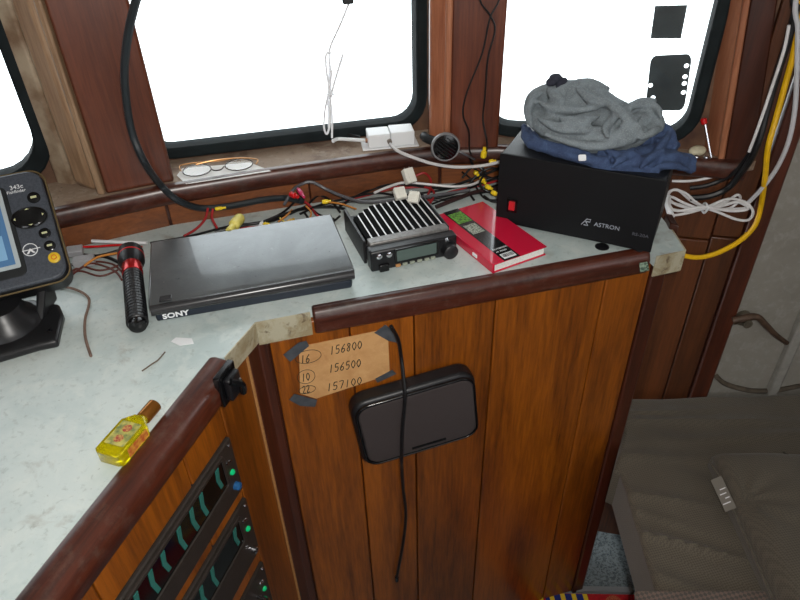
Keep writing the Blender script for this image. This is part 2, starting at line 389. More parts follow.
def lean(nm, bl_, tl_, br_, tr_, yl, yr, m):                     # a board standing on the sill between two picked edge lines
    def line(b, t, z):
        (x0, z0), (x1, z1) = RF.pick(*b, yr), RF.pick(*t, yr); return x0 + (x1 - x0) * (z - z0) / (z1 - z0)
    zz = (.079, .92); a0, a1 = [line(bl_, tl_, z) for z in zz]; b0, b1 = [line(br_, tr_, z) for z in zz]
    g = G().add([(a0, yl, zz[0]), (b0, yr, zz[0]), (b0, .1, zz[0]), (a0, .1, zz[0]), (a1, yl, zz[1]), (b1, yr, zz[1]), (b1, .1, zz[1]), (a1, .1, zz[1])],
        [(0,3,2,1),(4,5,6,7),(0,1,5,4),(1,2,6,5),(2,3,7,6),(3,0,4,7)])
    obj(nm, g, m, rp, bevel=.003)
lean('side_strip', (706, 147), (727, 0), (720, 150), (744, 0), .040, .0, W_STRIP)
lean('bead', (719.5, 150), (743.5, 0), (726, 153), (751, 0), -.006, -.006, W_STRIP)
lean('post', (725.5, 153), (750.5, 0), (753, 162), (778, 0), -.002, -.002, W_DARK)

# grey painted steel wall by the bench
GW = Fr(RF.w(.53, .0, 0), (.186, -.001))
gw = thing('wall_right', None, None, GW.o, GW.rz)
obj('panel', G().box(0, .90, .01, .05, -CT, .92), M_WHITEWALL, gw)
x0, z0 = GW.pick(783, 290); x1, z1 = GW.pick(768, 392)
obj('rib', G().box(x1 - .0, x1 + .022, -.006, .012, -.62, .9), mat('pale_grey_paint', rgb(150, 148, 142), .5, noise=.2), gw, bevel=.004)
sp = [GW.wp(p[0], p[1], .006) for p in ((716, 376), (724, 383), (738, 388), (756, 391), (778, 390), (800, 386), (830, 382))]
obj('seal', G().tube(sp, .006, 8), mat('grimy_seal', rgb(92, 82, 70), .8, noise=.5, nscale=40), gw, smooth=True, world=True)
lv = thing('door_lever', 'worn metal lever handle on the grey wall above the bench', 'handle', GW.wp(735, 316, 0), GW.rz)
hub = GW.wp(740, 317, -.006)
obj('hub', G().lathe([(.017, 0), (.017, .012), (.010, .016), (.010, .03)], GW.wp(742, 316, .012), -GW.n, 20), mat('worn_brass', rgb(120, 112, 98), .45, metal=.5, noise=.4, nscale=50), lv, smooth=True, world=True)
hp = [GW.wp(*p) for p in ((733, 321, -.02), (744, 318, -.022), (757, 317, -.024), (766, 325, -.024), (776, 335, -.022), (787, 343, -.02))]
obj('lever', G().tube(hp, .0075, 10, taper=lambda t: 1.15 - .5*t), mat('rusty_brown_lever', rgb(92, 72, 58), .5, metal=.3, noise=.5, nscale=60), lv, smooth=True, world=True)

# ------------------------------------------------------------------ worktop
A_ = at(18, 600); B_ = at(211, 359); d_ = (B_ - A_).normalized()
C_ = at(355, 299); D_ = at(620, 252); e_ = (D_ - C_).normalized()
nl = Vector((d_.y, -d_.x, 0)); nf = Vector((e_.y, -e_.x, 0))          # outward
c0 = at(224.5, 357.5); c1 = at(255, 323); c2 = at(310, 312.5); E_ = at(685, 250.5); D2 = at(656, 256.5)
cB = C_ + e_ * ((c2 - C_).dot(e_)); cD = C_ + e_ * ((D2 - C_).dot(e_))
wt = thing('worktop', 'angled worktop of worn pale blue-grey laminate under the windows', 'worktop', at(200, 300))
near = A_ - d_ * .95
out = [near, B_, c0, c1, c2, cB, cD, D2, E_, Vector((.488, 1.0, 0)), Vector((.480, 1.150, 0))] + [Vector((x, y + .012, 0)) for x, y in MO[7::-1]] + [Vector((-1.24, near.y, 0))]
obj('laminate_top', G().prism([(p.x, p.y) for p in out], CT - .02, CT), M_LAM, wt, world=True)
# nosings: sweep of a rounded section along the edge
def nosing(p, q, nrm, m, prj, parent, name='nosing'):
    pr = [(-.004, .001), (.006, .0035), (prj*.6, .002), (prj - .003, -.006), (prj, -.014), (prj - .001, -.034), (prj - .004, -.042), (-.004, -.042)]
    d = (q - p).normalized(); L_ = (q - p).length
    mm = Matrix(((d.x, nrm.x, 0, p.x), (d.y, nrm.y, 0, p.y), (0, 0, 1, CT), (0, 0, 0, 1)))
    th = thing_part(name, parent, mm)
    g = G().prismx(pr, 0, L_)
    me = obj(name, g, m, None, bevel=.0035)
    me.parent = parent; me.matrix_parent_inverse = Matrix.Identity(4)
    me.matrix_local = mw(parent).inverted() @ mm
    me.data.transform(Matrix.Translation(TM[me.name].translation)); TM[me.name] = mm
    return me
def thing_part(*a): return None
n1 = nosing(near, B_ + d_*.004, nl, W_DARKX, .036, wt)
n2 = nosing(cB + e_*.004, cD, nf, W_DARKX, .021, wt)
# stained metal corner plates
def strip(pts, z0, z1, t):
    g = G()
    for a, b in zip(pts[:-1], pts[1:]):
        d = (b - a).normalized(); n = Vector((d.y, -d.x, 0))
        g.prism([tuple((a + n*.0)[:2]), tuple((b + n*.0)[:2]), tuple((b + n*t)[:2]), tuple((a + n*t)[:2])], CT + z0, CT + z1)
    return g
obj('corner_plate', strip([c0, c1], -.036, .0015, .002), M_PLATE, wt, world=True)['label'] = 'stained metal strip round the inner corner'
obj('corner_plate', strip([c1, c2], -.042, .0015, .002), M_PLATE, wt, world=True)
obj('corner_plate', strip([D2, E_], -.040, .001, .002), M_PLATE, wt, world=True)
obj('corner_plate', strip([E_, Vector((.488, 1.0, CT))], -.040, .001, .002), M_PLATE, wt, world=True)
obj('edge_block', G().prism([tuple(at(*p)[:2]) for p in ((664, 219), (671, 220), (678, 232), (669, 229))], CT - .02, CT + .012), W_DARK, wt, world=True, bevel=.002)
g = G()
for p in ((602, 247),): g.lathe([(.012, .0), (.012, .0012), (.009, .002), (.003, .002)], at(*p), (0, 0, 1), 20)
obj('grommet', g, M_BLK, wt, world=True)
g = G()
def nos_w(px, py): # point on outer face of the front nosing
    fr = Fr(((C_ + nf*.021).x, (C_ + nf*.021).y), e_); return fr.wp(px, py, -.001)
q = [nos_w(*p) for p in ((639, 263), (647, 261.5), (649, 270), (640, 272))]
g.add(q + [v + nf*.0012 for v in q], [(0,1,2,3),(4,5,6,7),(0,1,5,4),(1,2,6,5),(2,3,7,6),(3,0,4,7)])
obj('sticker', g, mat('greenish_sticker', rgb(150, 170, 150), .5, col2=rgb(40, 70, 60), nscale=220), wt, world=True)['label'] = 'small square green and white sticker'

# ------------------------------------------------------------------ cabinet under the worktop (front) and console (left)
cab = thing('front_cabinet', 'tall orange-brown cabinet of upright boards under the worktop', 'cabinet', CF.w(.2, .1, -CT), CF.rz)
def cfm(g): return g.tr(Matrix.Translation(CF.o) @ Matrix.Rotation(CF.rz, 4, 'Z'))
def lfm(g): return g.tr(Matrix.Translation(LF.o) @ Matrix.Rotation(LF.rz, 4, 'Z'))
xs = [-.142, -.014, .093, .235, .438, .524]
for a, b in zip(xs[:-1], xs[1:]): obj('board', cfm(G().box(a + .0012, b - .0012, 0, .012, -CT + .012, -.022)), W_BOARD, cab, world=True, bevel=.0022)
obj('backing', cfm(G().box(-.15, .53, .013, .028, -CT, -.022)), W_DARK, cab, world=True)
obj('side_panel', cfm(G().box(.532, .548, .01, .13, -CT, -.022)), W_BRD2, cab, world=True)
obj('end_post', cfm(G().box(.5255, .556, -.003, .035, -CT, -.022)), W_DARK, cab, world=True, bevel=.004)
a = CF.w(-.144, -.004, 0); b = LF.w(.066, -.004, 0); c = Vector((-.227, .772, 0)); k = (c - (CF.w(.1,.2,0))).normalized()*.004
obj('corner_post', G().prism([(b.x, b.y), (c.x + .006, c.y - .003), (a.x, a.y), tuple(CF.w(-.144, .03, 0)[:2]), tuple(LF.w(.066, .03, 0)[:2])], 0, CT - .022), W_DARK, cab, world=True, bevel=.002)
con = thing('instrument_console', 'console of orange-brown boards holding three black rack panels', 'console', LF.w(-.3, .1, -CT), LF.rz)
def holes_board(x0, x1):
    return [obj('board', lfm(G().box(x0 + .0012, x1 - .0012, 0, .012, zz0, zz1)), W_BOARD, con, world=True, bevel=.0018)
            for zz0, zz1 in ((-.128, -.022), (-.2725, -.249), (-.455, -.4205), (-CT + .01, -.60))]
for a, b in ((-.118, -.022), (-.30, -.118), (-.52, -.30), (-.80, -.52)): holes_board(a, b)
obj('board', lfm(G().box(-.0208, .0635, 0, .012, -CT + .01, -.022)), W_BOARD, con, world=True, bevel=.0018)
obj('backing', lfm(G().box(-.9, .066, .04, .05, -CT, -.022)), W_DARK, con, world=True)
obj('bead', lfm(G().box(.0625, .0655, -.0035, .0, -CT, -.03)), mat('cream_edge_line', rgb(178, 130, 80), .5), con, world=True)

# rack panels set in the console
M_RACK = mat('rack_black', rgb(50, 44, 40), .45, bump=.1, noise=.2)
M_LCD = mat('teal_lcd', rgb(44, 104, 96), .25, emit=rgb(60, 150, 135), es=.04)
M_LED = mat('green_led', rgb(20, 190, 120), .2, emit=rgb(20, 220, 130), es=.12)
M_BKN = mat('blue_knob', rgb(40, 90, 140), .25)
M_DG = mat('dark_glass', rgb(10, 12, 12), .08)
def rack(zt, zb, label, kind):
    t = thing('rack_radio', label, 'radio', LF.w(-.3, 0, zb), LF.rz, 'black rack radios in the left console')
    T = Matrix.Translation(Vector((.3, 0, -zb)))
    def put(nm, g, m, **k): return obj(nm, g.tr(T), m, t, **k)
    put('front_panel', G().box(-.62, -.0225, -.005, .03, zb, zt), M_RACK, bevel=.003)
    put('display_window', G().prismy(rr(-.60, -.058 if kind < 2 else -.10, zt - .068, zt - .012, .004), -.0065, -.004), M_DG)
    put('bezel', G().ring(rr(-.606, (-.052 if kind < 2 else -.094), zt - .074, zt - .006, .006), rr(-.60, (-.058 if kind < 2 else -.10), zt - .068, zt - .012, .004), -.009, -.004), M_RACK, bevel=.001)
    if kind < 2:
        for i, (x, h) in enumerate([(-.068, .04), (-.112, .046), (-.137, .046), (-.168, .046), (-.205, .04), (-.232, .046), (-.262, .04), (-.3, .04)]):
            if kind == 1 and i == 1: continue
            zc = zt - .016
            put('lit_segment', G().prismy([(x, zc), (x - .008, zc), (x - .011, zc - h*.5), (x - .007, zc - h), (x, zc - h), (x - .004, zc - h*.5)], -.0078, -.0060), M_LCD)
    for x, z in ((-.031, -.010), (-.045, -.034), (-.038, -.037), (-.028, zb - zt + .012)):
        put('screw', G().lathe([(.0032, 0), (.0028, .0018), (.001, .0024)], (x, -.005, zt + z), (0, -1, 0), 10), M_CHR, smooth=True)
    put('indicator_lamp', G().lathe([(.005, 0), (.0045, .003), (.002, .005)], (-.040, -.005, zt - .060), (0, -1, 0), 12), M_LED, smooth=True)
    put('knob', G().lathe([(.007, 0), (.0065, .007), (.004, .009)], (-.040, -.005, zb + .026), (0, -1, 0), 16), M_BKN if kind == 0 else M_CHR, smooth=True)
    if kind == 2:
        for x, z in ((-.05, -.07), (-.062, -.05), (-.075, -.072), (-.05, -.1)):
            put('lever', G().tube([(x, -.005, zt + z), (x - .004, -.02, zt + z + .004), (x - .010, -.026, zt + z + .006)], .003, 8), M_CHR, smooth=True)
rack(-.130, -.248, 'topmost black rack panel in left console with blue knob', 0)
rack(-.274, -.419, 'middle black rack panel in left console with silver knob', 1)
rack(-.457, -.598, 'lowest black rack panel in left console with silver levers', 2)

# black clip on the left nosing
fr = Fr(((B_ + nl*.036).x, (B_ + nl*.036).y), d_)
x, z = fr.pick(228, 385)
t = thing('toggle_latch', 'small black latch on the rounded edge beside metal corner plate', 'latch', fr.w(x, 0, z), fr.rz)
obj('base_plate', G().box(-.022, .020, -.004, .006, -.022, .030), M_BLKG, t, bevel=.002)
obj('body', G().box(-.014, .014, -.014, -.003, -.016, .022), M_BLK, t, bevel=.003)
obj('lever', G().tube([(-.012, -.014, .02), (.0, -.022, .008), (.006, -.018, -.014)], .005, 8), M_BLKG, t, smooth=True)
obj('screw', G().lathe([(.004, 0), (.003, .002)], (.009, -.014, .004), (0, -1, 0), 10), M_CHR, t)

# ------------------------------------------------------------------ things fixed on the cabinet
M_PAPER = layered('brown_paper', rgb(196, 150, 98), [(rgb(170, 120, 70), 18, .45, .65, .6), (rgb(214, 172, 120), 50, .5, .7, .4)], .8, .2)
x0_, z0_ = -.103, -.181
nt = thing('frequency_note', 'brown paper note with three handwritten channel numbers taped on cabinet', 'note', CF.w(-.03, -.001, -.18), CF.rz)
pl = [CF.pick(*p) for p in ((299, 351), (305, 345), (379, 330), (388, 338), (389.5, 374), (316, 398), (300, 393))]
obj('paper', cfm(G().prismy(pl, -.0016, -.0008)), M_PAPER, nt, world=True)
M_INK = mat('dark_ink', rgb(52, 52, 38), .7)
DG = {'0': [[(.25,0),(0,.5),(.25,1),(.5,.5),(.25,0)]], '1': [[(.3,1),(.2,0)]], '5': [[(.5,1),(.15,1),(.08,.55),(.35,.6),(.45,.3),(.25,0),(0,.08)]],
      '6': [[(.45,1),(.1,.55),(.02,.15),(.25,0),(.45,.25),(.3,.5),(.06,.35)]], '7': [[(0,1),(.5,.98),(.2,0)]],
      '8': [[(.4,.9),(.2,1),(.1,.75),(.35,.45),(.3,.05),(.1,.05),(.05,.3),(.4,.7),(.4,.9)]],
      '2': [[(.05,.8),(.25,1),(.45,.75),(.2,.35),(.02,.02),(.5,.05)]]}
def write(s, px, py, qx, qy, h):             # from pixel to pixel along the note's own plane
    a = Vector(CF.pick(px, py)); b = Vector(CF.pick(qx, qy)); d = (b - a); n = len(s); st = d / n; u = d.normalized(); v = Vector((-u.y, u.x))
    g = G()
    for i, ch in enumerate(s):
        for line in DG[ch]:
            P = [a + st*i + u*(x*st.length*1.35 + y*.0015) + v*y*h for x, y in line]
            g.tube([CF.w(p.x, -.0019, p.y) for p in P], .0008, 5, k=3)
    return g
g = G()
for s, p, q in (('16', (301, 363), (311, 361)), ('156800', (330, 354), (363, 347.5)), ('10', (302, 381), (311, 379)), ('156500', (329, 372), (362, 365.5)), ('22', (303, 393), (311, 391)), ('157100', (327, 390.5), (363, 383))):
    w2 = write(s, *p, *q, .0165); g.add(w2.v, w2.f)
for (px, py, rx, rz) in ((308, 356, .021, .0135), (306, 376, .0145, .0150), (307, 389, .0140, .0085)):
    x, z = CF.pick(px, py); g.tube([CF.w(x + rx*math.cos(t*PI/8), -.0019, z + rz*math.sin(t*PI/8)) for t in range(16)], .0005, 5, closed=True, k=2)
o = obj('handwriting', g, M_INK, nt, world=True); o['kind'] = 'stuff'
M_TAPE = mat('grey_tape', rgb(72, 76, 82), .6, noise=.3, nscale=80)
for q in (((283, 354), (298, 342), (306, 340), (309, 345), (290, 361)), ((374, 332), (385, 324), (393, 330), (397, 342), (388, 340)), ((289, 399), (294, 393), (317, 399), (315, 406), (300, 405)), ((375, 378), (392, 369), (396, 373), (377, 382))):
    obj('tape', cfm(G().prismy([CF.pick(*p) for p in q], -.0024, -.0017)), M_TAPE, nt, world=True)
# speaker
spk = thing('speaker', 'black rounded speaker mounted on the cabinet boards', 'speaker', CF.w(.088, 0, -.260), CF.rz + 0.0)
R_ = Matrix.Rotation(math.radians(-6), 4, 'Y')
cxs, czs = .0, .018
obj('case', G().prismy(rr(-.112, .112, -.080, .086, .030), -.036, -.001).tr(R_), M_BLK, spk, bevel=.008, seg=3)
M_MESH = mat('speaker_mesh', rgb(66, 58, 58), .75, bump=.9, bscale=1400)
obj('grille', G().prismy(rr(-.101, .105, -.070, .074, .024), -.0395, -.034).tr(R_), M_MESH, spk, bevel=.003)
obj('rim', G().ring(rr(-.107, .109, -.074, .080, .027), rr(-.102, .106, -.071, .075, .024), -.0405, -.035).tr(R_), M_BLKG, spk, bevel=.0015)
obj('name_bar', G().box(-.02, .045, -.0415, -.039, -.060, -.056).tr(R_), M_BLKG, spk)
# cord over it
cp = [CF.w(*p) for p in ((.047, -.030, -.036), (.060, -.020, -.075), (.066, -.012, -.12), (.062, -.046, -.175), (.055, -.049, -.25), (.052, -.048, -.33), (.056, -.030, -.38), (.062, -.012, -.47), (.066, -.010, -.56), (.057, -.010, -.66), (.040, -.010, -.78))]
cord = thing('power_lead', 'thin black cord hanging over the speaker from worktop edge', 'cord', cp[0])
obj('cord', G().tube(cp, .0032, 8), M_CABLE, cord, smooth=True, world=True)
obj('plug', G().tube([cp[-1] + Vector((0, 0, .004)), cp[-1] - Vector((0, 0, .012))], .0045, 8), M_BLKG, cord, world=True)
print('part 1 done')
#PART2

# ------------------------------------------------------------------ black power supply and the clothes on it
bl = at(495.5, 220.5, .008); br_ = at(648.5, 252, .008)
PS = Fr((bl.x, bl.y), br_ - bl)
ps = thing('power_supply', 'black metal power supply box with red rocker switch under the clothes', 'power supply', PS.w(.136, .07, 0), PS.rz)
T = Matrix.Translation(Vector((-.136, -.07, 0)))
M_PS = mat('black_powder_coat', rgb(24, 26, 30), .45, bump=.35, bscale=1200, noise=.15)
M_PSF = mat('black_front_panel', rgb(12, 13, 16), .6, spec=.3, bump=.15, bscale=900)
obj('case', G().box(.001, .271, .004, .146, .008, .138).tr(T), M_PS, ps, bevel=.002)
obj('front_panel', G().box(0, .272, -.001, .004, .008, .139).tr(T), M_PSF, ps, bevel=.001)
for x, y in ((.022, .014), (.25, .014), (.022, .13), (.25, .13)): obj('foot', G().lathe([(.010, .0), (.011, .0085)], (x, y, 0), (0, 0, 1), 16).tr(T), M_RUB, ps)
sx, sz = PS.pick(512.5, 205)
obj('switch_frame', G().prismy(rr(sx - .010, sx + .010, sz - .014, sz + .014, .002), -.003, -.0).tr(T), M_BLKG, ps, bevel=.001)
obj('rocker_switch', G().prismy(rr(sx - .0055, sx + .0055, sz - .008, sz + .009, .0015), -.0065, -.002).tr(T), mat('red_switch', rgb(190, 36, 44), .3), ps, bevel=.001)
M_LOGO = mat('logo_white', rgb(150, 156, 166), .4)
lx, lz = PS.pick(595, 223); rx_, rz_ = PS.pick(621, 228)
obj('lettering', text('ASTRON', .0108, lx - .001, -.0012, lz - .005, sx=1.0).tr(T), M_LOGO, ps)
obj('lettering', text('RS-20A', .008, lx + .062, -.0012, lz - .008, sx=1.1).tr(T), mat('dim_lettering', rgb(78, 80, 88), .5), ps)
gx = lx - .024
g = G().tube([(gx + .002, -.0016, lz - .0065), (gx + .010, -.0016, lz + .0055), (gx + .0165, -.0016, lz + .0055), (gx + .0155, -.0016, lz + .0005), (gx + .008, -.0016, lz + .0005)], .0009, 6, k=1)
g.tube([(gx + .0085, -.0016, lz + .0005), (gx + .013, -.0016, lz - .0065), (gx + .006, -.0016, lz - .0065)], .0009, 6, k=1)
obj('emblem', g.tr(T), M_LOGO, ps)
print('PS ok')

def cloth(name, g, m, label, cat, vox, disp, dscale, sub=1, smooth_it=6, fine=0):
    o = single(name, g, m, label, cat, None, smooth=True)
    r = o.modifiers.new('remesh', 'REMESH'); r.mode = 'VOXEL'; r.voxel_size = vox; r.use_smooth_shade = True
    s_ = o.modifiers.new('smooth', 'SMOOTH'); s_.iterations = smooth_it; s_.factor = .6
    t = bpy.data.textures.new(name, 'CLOUDS'); t.noise_scale = dscale; t.noise_depth = 2
    d = o.modifiers.new('disp', 'DISPLACE'); d.texture = t; d.strength = disp; d.mid_level = .5; d.texture_coords = 'LOCAL'
    return o
M_FLEECE = layered('grey_fleece', rgb(122, 132, 138), [(rgb(98, 106, 112), 60, .4, .65, .7), (rgb(160, 166, 166), 500, .5, .65, .6)], .95, .9, 900)
M_DENIM = layered('blue_cloth', rgb(58, 76, 110), [(rgb(36, 48, 78), 50, .4, .65, .7), (rgb(90, 112, 150), 400, .55, .68, .5)], .9, .6, 700)
def q(px, py, z): return at(px, py, z + .006)
# jumble of folds: tubes and flattened balls joined by a voxel remesh
g = G()
def roll(g, pts, r, tp=None): g.tube([q(*p) for p in pts], r, 10, k=4, taper=tp)
# outer hood rim
roll(g, [(640, 128, .185), (618, 138, .170), (590, 139, .160), (560, 134, .158), (540, 122, .165), (533, 107, .175), (541, 96, .188), (560, 90, .20), (580, 91, .21), (600, 99, .205), (622, 112, .20)], .0175)
roll(g, [(645, 133, .168), (620, 144, .156), (590, 146, .150), (562, 141, .150), (545, 130, .152)], .014)
roll(g, [(545, 112, .180), (565, 104, .192), (590, 103, .195), (612, 112, .192), (628, 122, .188)], .016)
roll(g, [(548, 122, .168), (570, 116, .178), (596, 118, .180), (618, 126, .180)], .015)
roll(g, [(558, 96, .205), (572, 88, .215), (590, 86, .218), (606, 94, .21)], .013)
roll(g, [(612, 126, .180), (628, 112, .190), (642, 106, .196), (654, 107, .195)], .013)
roll(g, [(622, 132, .170), (638, 121, .182), (652, 116, .185), (656, 126, .175), (648, 134, .165)], .014)
g.ball(q(590, 118, .16), .060, .045, .030, .2); g.ball(q(560, 118, .155), .035, .04, .028)
for pts_ in ([(536, 100, .198), (552, 108, .192), (575, 110, .196), (600, 108, .203)], [(538, 118, .184), (556, 127, .178), (580, 130, .178), (604, 128, .182)], [(548, 88, .212), (556, 97, .208), (566, 101, .206)],
             [(576, 86, .226), (584, 95, .218), (596, 102, .212), (612, 106, .208)], [(600, 96, .22), (612, 106, .212), (624, 116, .204), (634, 122, .198)], [(608, 138, .180), (606, 128, .188), (614, 118, .196), (626, 110, .202)],
             [(544, 134, .170), (570, 142, .163), (598, 146, .160), (626, 142, .166), (648, 134, .172)], [(630, 108, .205), (642, 104, .206), (656, 108, .202), (661, 118, .196)], [(620, 126, .192), (632, 122, .194), (642, 114, .200)], [(640, 140, .175), (652, 132, .180), (660, 128, .178)],
             [(532, 128, .172), (528, 114, .184), (532, 102, .194), (542, 92, .204)], [(560, 118, .190), (580, 122, .190), (600, 116, .195)]):
    roll(g, pts_, .0062, lambda t: .45 + .9*math.sin(PI*min(1, max(0, t))))
fl = cloth('grey_fleece', g, M_FLEECE, 'crumpled grey fleece garment piled on top of the blue cloth', 'clothing', .0025, .006, .035, smooth_it=2)
g = G()
def slab(pts, z, t):
    P = [q(px, py, z) for px, py in pts]; return g.prism([(p.x, p.y) for p in P], CT + z, CT + z + t)
slab([(524, 138), (545, 152), (600, 168), (660, 172), (668, 150), (640, 120), (560, 120)], .1345, .012)
roll(g, [(525, 134, .145), (532, 144, .143), (552, 150, .143), (580, 158, .143), (610, 162, .143)], .0085)
roll(g, [(600, 152, .145), (625, 158, .146), (650, 152, .150), (668, 146, .150)], .012)
roll(g, [(615, 162, .142), (640, 162, .145), (660, 156, .147), (680, 158, .138), (693, 163, .128)], .011)
roll(g, [(655, 144, .156), (670, 142, .156), (676, 148, .150)], .010)
roll(g, [(660, 165, .140), (676, 164, .135), (692, 168, .120)], .0085)
roll(g, [(652, 130, .168), (662, 126, .172), (672, 136, .165), (672, 148, .152)], .008)
roll(g, [(640, 142, .155), (655, 136, .162), (668, 140, .158)], .010)
for pts_ in ([(528, 128, .150), (538, 140, .150), (560, 147, .151), (590, 154, .151)], [(604, 150, .156), (622, 156, .156), (640, 154, .158)], [(612, 168, .146), (622, 158, .156), (636, 148, .162)], [(640, 168, .143), (650, 158, .154), (664, 150, .160)],
             [(655, 150, .160), (664, 142, .166), (672, 130, .172)], [(660, 158, .150), (676, 156, .148), (690, 160, .138)], [(656, 166, .144), (672, 166, .140), (690, 170, .126)], [(524, 124, .150), (526, 134, .148), (540, 146, .146)]):
    roll(g, pts_, .0050, lambda t: .5 + .8*math.sin(PI*min(1, max(0, t))))
cloth('blue_cloth', g, M_DENIM, 'blue denim garment folded flat between the grey fleece and black box', 'clothing', .0022, .006, .02, smooth_it=2)
g = G().ball(q(556, 78, .225), .012, .010, .007).ball(q(551, 82, .220), .010, .008, .007).ball(q(562, 84, .214), .012, .012, .012)
cloth('dark_sock', g, mat('navy_knit', rgb(48, 50, 62), .95, bump=.8), 'small dark navy knit bit sticking up behind grey fleece', 'clothing', .002, .003, .01, smooth_it=2)
tg = Fr((q(584, 160, .15).x, q(584, 160, .15).y), PS.d); 
single('care_tag', G().prism(rr(-.006, .006, -.005, .005, .002), 0, .0022).tr(Matrix.Translation(q(582, 158, .152)) @ Matrix.Rotation(.9, 4, 'X')), M_WHT, 'small white tag at the edge of the blue cloth', 'tag')

# ------------------------------------------------------------------ red notebook
NB = Fr((at(493.5, 273.5).x, at(493.5, 273.5).y), (.885, .466))
nb = thing('notebook', 'red hardcover notebook with black paper band beside the radio', 'notebook', NB.w(.05, .09, 0), NB.rz)
T = Matrix.Translation(Vector((-.05, -.09, 0)))
M_NBR = mat('red_cover', rgb(196, 22, 56), .25, coat=.5, bump=.1, bscale=500)
NW, NL = .108, .188
obj('back_cover', G().box(0, NW, 0, NL, .0, .002).tr(T), M_NBR, nb, bevel=.0006)
obj('front_cover', G().box(0, NW, 0, NL, .0155, .0175).tr(T), M_NBR, nb, bevel=.0006)
obj('spine', G().box(-.002, .002, 0, NL, .0, .0175).tr(T), M_NBR, nb, bevel=.0012)
obj('page_block', G().box(.002, NW - .003, .003, NL - .003, .002, .0155).tr(T), layered('page_edges', rgb(226, 226, 222), [(rgb(180, 180, 176), 500, .5, .6, .5)], .8, .2), nb)
M_BAND = mat('black_band', rgb(24, 26, 28), .2, coat=.6, spec=.8)
obj('paper_band', G().box(.020, .052, -.0006, NL + .0006, .0176, .0180).tr(T), M_BAND, nb)['label'] = 'glossy black paper band'
obj('band_label', G().box(.022, .050, .138, .176, .0181, .0183).tr(T), mat('green_print', rgb(120, 180, 70), .4, col2=rgb(40, 60, 40), nscale=260), nb)
g = G()
obj('band_print', G().box(.024, .048, .095, .128, .0181, .0183).tr(T), mat('speckled_print', rgb(190, 196, 180), .4, col2=rgb(34, 40, 36), nscale=330), nb)
Lt = Matrix.Translation(Vector((.0, .0, .0181))) @ Matrix.Rotation(-PI/2, 4, 'X')
obj('lettering', text('NOTEBOOK', .0052, .0225, 0, .034, depth=.0001).tr(T @ Lt), M_WHT, nb)
obj('lettering', text('A5  RULED', .0045, .0235, 0, .026, depth=.0001).tr(T @ Lt), M_WHT, nb)
obj('barcode_label', G().box(.024, .048, .004, .019, .0181, .0183).tr(T), M_WHT, nb)
g = G(); x = .026; random.seed(3)
while x < .046:
    w_ = random.choice((.0005, .0009, .0013)); g.box(x, x + w_, .008, .017, .0183, .01845); x += w_ + random.choice((.0006, .001))
o = obj('barcode', g.tr(T), M_BLKG, nb); o['kind'] = 'stuff'
obj('elastic_tab', G().box(-.0035, .0005, .045, .058, .005, .011).tr(T), M_WHT, nb, bevel=.001)

# ------------------------------------------------------------------ radio transceiver with fins
RD = Fr((at(371, 273).x, at(371, 273).y), (.948, .318))
rd = thing('radio_transceiver', 'black two-way radio with silver cooling fins on top', 'radio', RD.w(.075, .08, 0), RD.rz)
T = Matrix.Translation(Vector((-.075, -.08, 0)))
M_BODY = mat('radio_body', rgb(26, 26, 28), .45, bump=.2, bscale=500)
M_FINB = mat('matt_black_fin', rgb(10, 10, 11), .9, spec=.1)
M_FIN = mat('fin_metal', rgb(220, 220, 220), .4, metal=.3)
M_FINL = layered('worn_aluminium', rgb(128, 126, 124), [(rgb(90, 88, 86), 120, .45, .6, .6)], .45, .3, metal=.4)
obj('chassis', G().box(.004, .148, .018, .146, .004, .030).tr(T), M_BODY, rd, bevel=.002)
obj('front_ledge', G().box(.006, .146, .017, .036, .030, .045).tr(T), M_FINL, rd, bevel=.002)
obj('side_bracket', G().box(-.002, .003, .03, .15, .0, .044).tr(T), M_BODY, rd, bevel=.001)
obj('side_bracket', G().box(.149, .152, .03, .15, .0, .040).tr(T), M_BODY, rd, bevel=.001)
for i in range(11):
    x = .0155 + i * .0125
    y1 = .146 if i > 2 else (.118, .128, .138)[i]
    o = obj('fin', G().box(x - .0088, x + .0014, .030, y1, .030, .0425).tr(T), M_FINB, rd)
    obj('fin_edge', G().box(x - .0008, x + .0010, .0, y1 - .030, .0, .0016).tr(T @ Matrix.Translation(Vector((0, .030, .0425)))), M_FIN, o)
for i, x in enumerate((.02, .13)): obj('foot', G().box(x - .01, x + .01, .03, .05, .0, .004).tr(T), M_RUB, rd)
hd = obj('control_head', G().box(0, .152, -.004, .018, .003, .041).tr(T), M_BLK, rd, bevel=.003)
obj('display', G().prismy(rr(.044, .114, .015, .036, .002), -.0055, -.0035).tr(T), mat('grey_lcd', rgb(78, 92, 88), .2), hd)
obj('display_frame', G().ring(rr(.040, .118, .012, .039, .003), rr(.044, .114, .015, .036, .002), -.0065, -.0035).tr(T), M_BLKG, hd)
for x in (.014, .031): obj('jog_key', G().lathe([(.0055, 0), (.005, .003), (.002, .0045)], (x, -.004, .032), (0, -1, 0), 16).tr(T), M_CHR, hd, smooth=True)
for i, x in enumerate((.046, .058, .071, .084, .097, .108)):
    obj('key', G().prismy(rr(x - .0042, x + .0042, .0045, .0095, .001), -.0062, -.003).tr(T), mat('amber_key', rgb(180, 130, 80), .4) if i == 0 else mat('pale_key', rgb(140, 146, 132), .4), hd)
obj('microphone_socket', G().box(.013, .03, -.009, -.003, .002, .016).tr(T), M_BLKG, hd, bevel=.002)
obj('tuning_knob', G().lathe([(.0135, 0), (.0125, .014), (.010, .016)], (.136, -.004, .018), (0, -1, 0), 26).tr(T), M_BLK, hd, smooth=True)
obj('volume_key', G().lathe([(.004, 0), (.0035, .004)], (.132, -.004, .036), (0, -1, 0), 14).tr(T), M_CHR, hd, smooth=True)

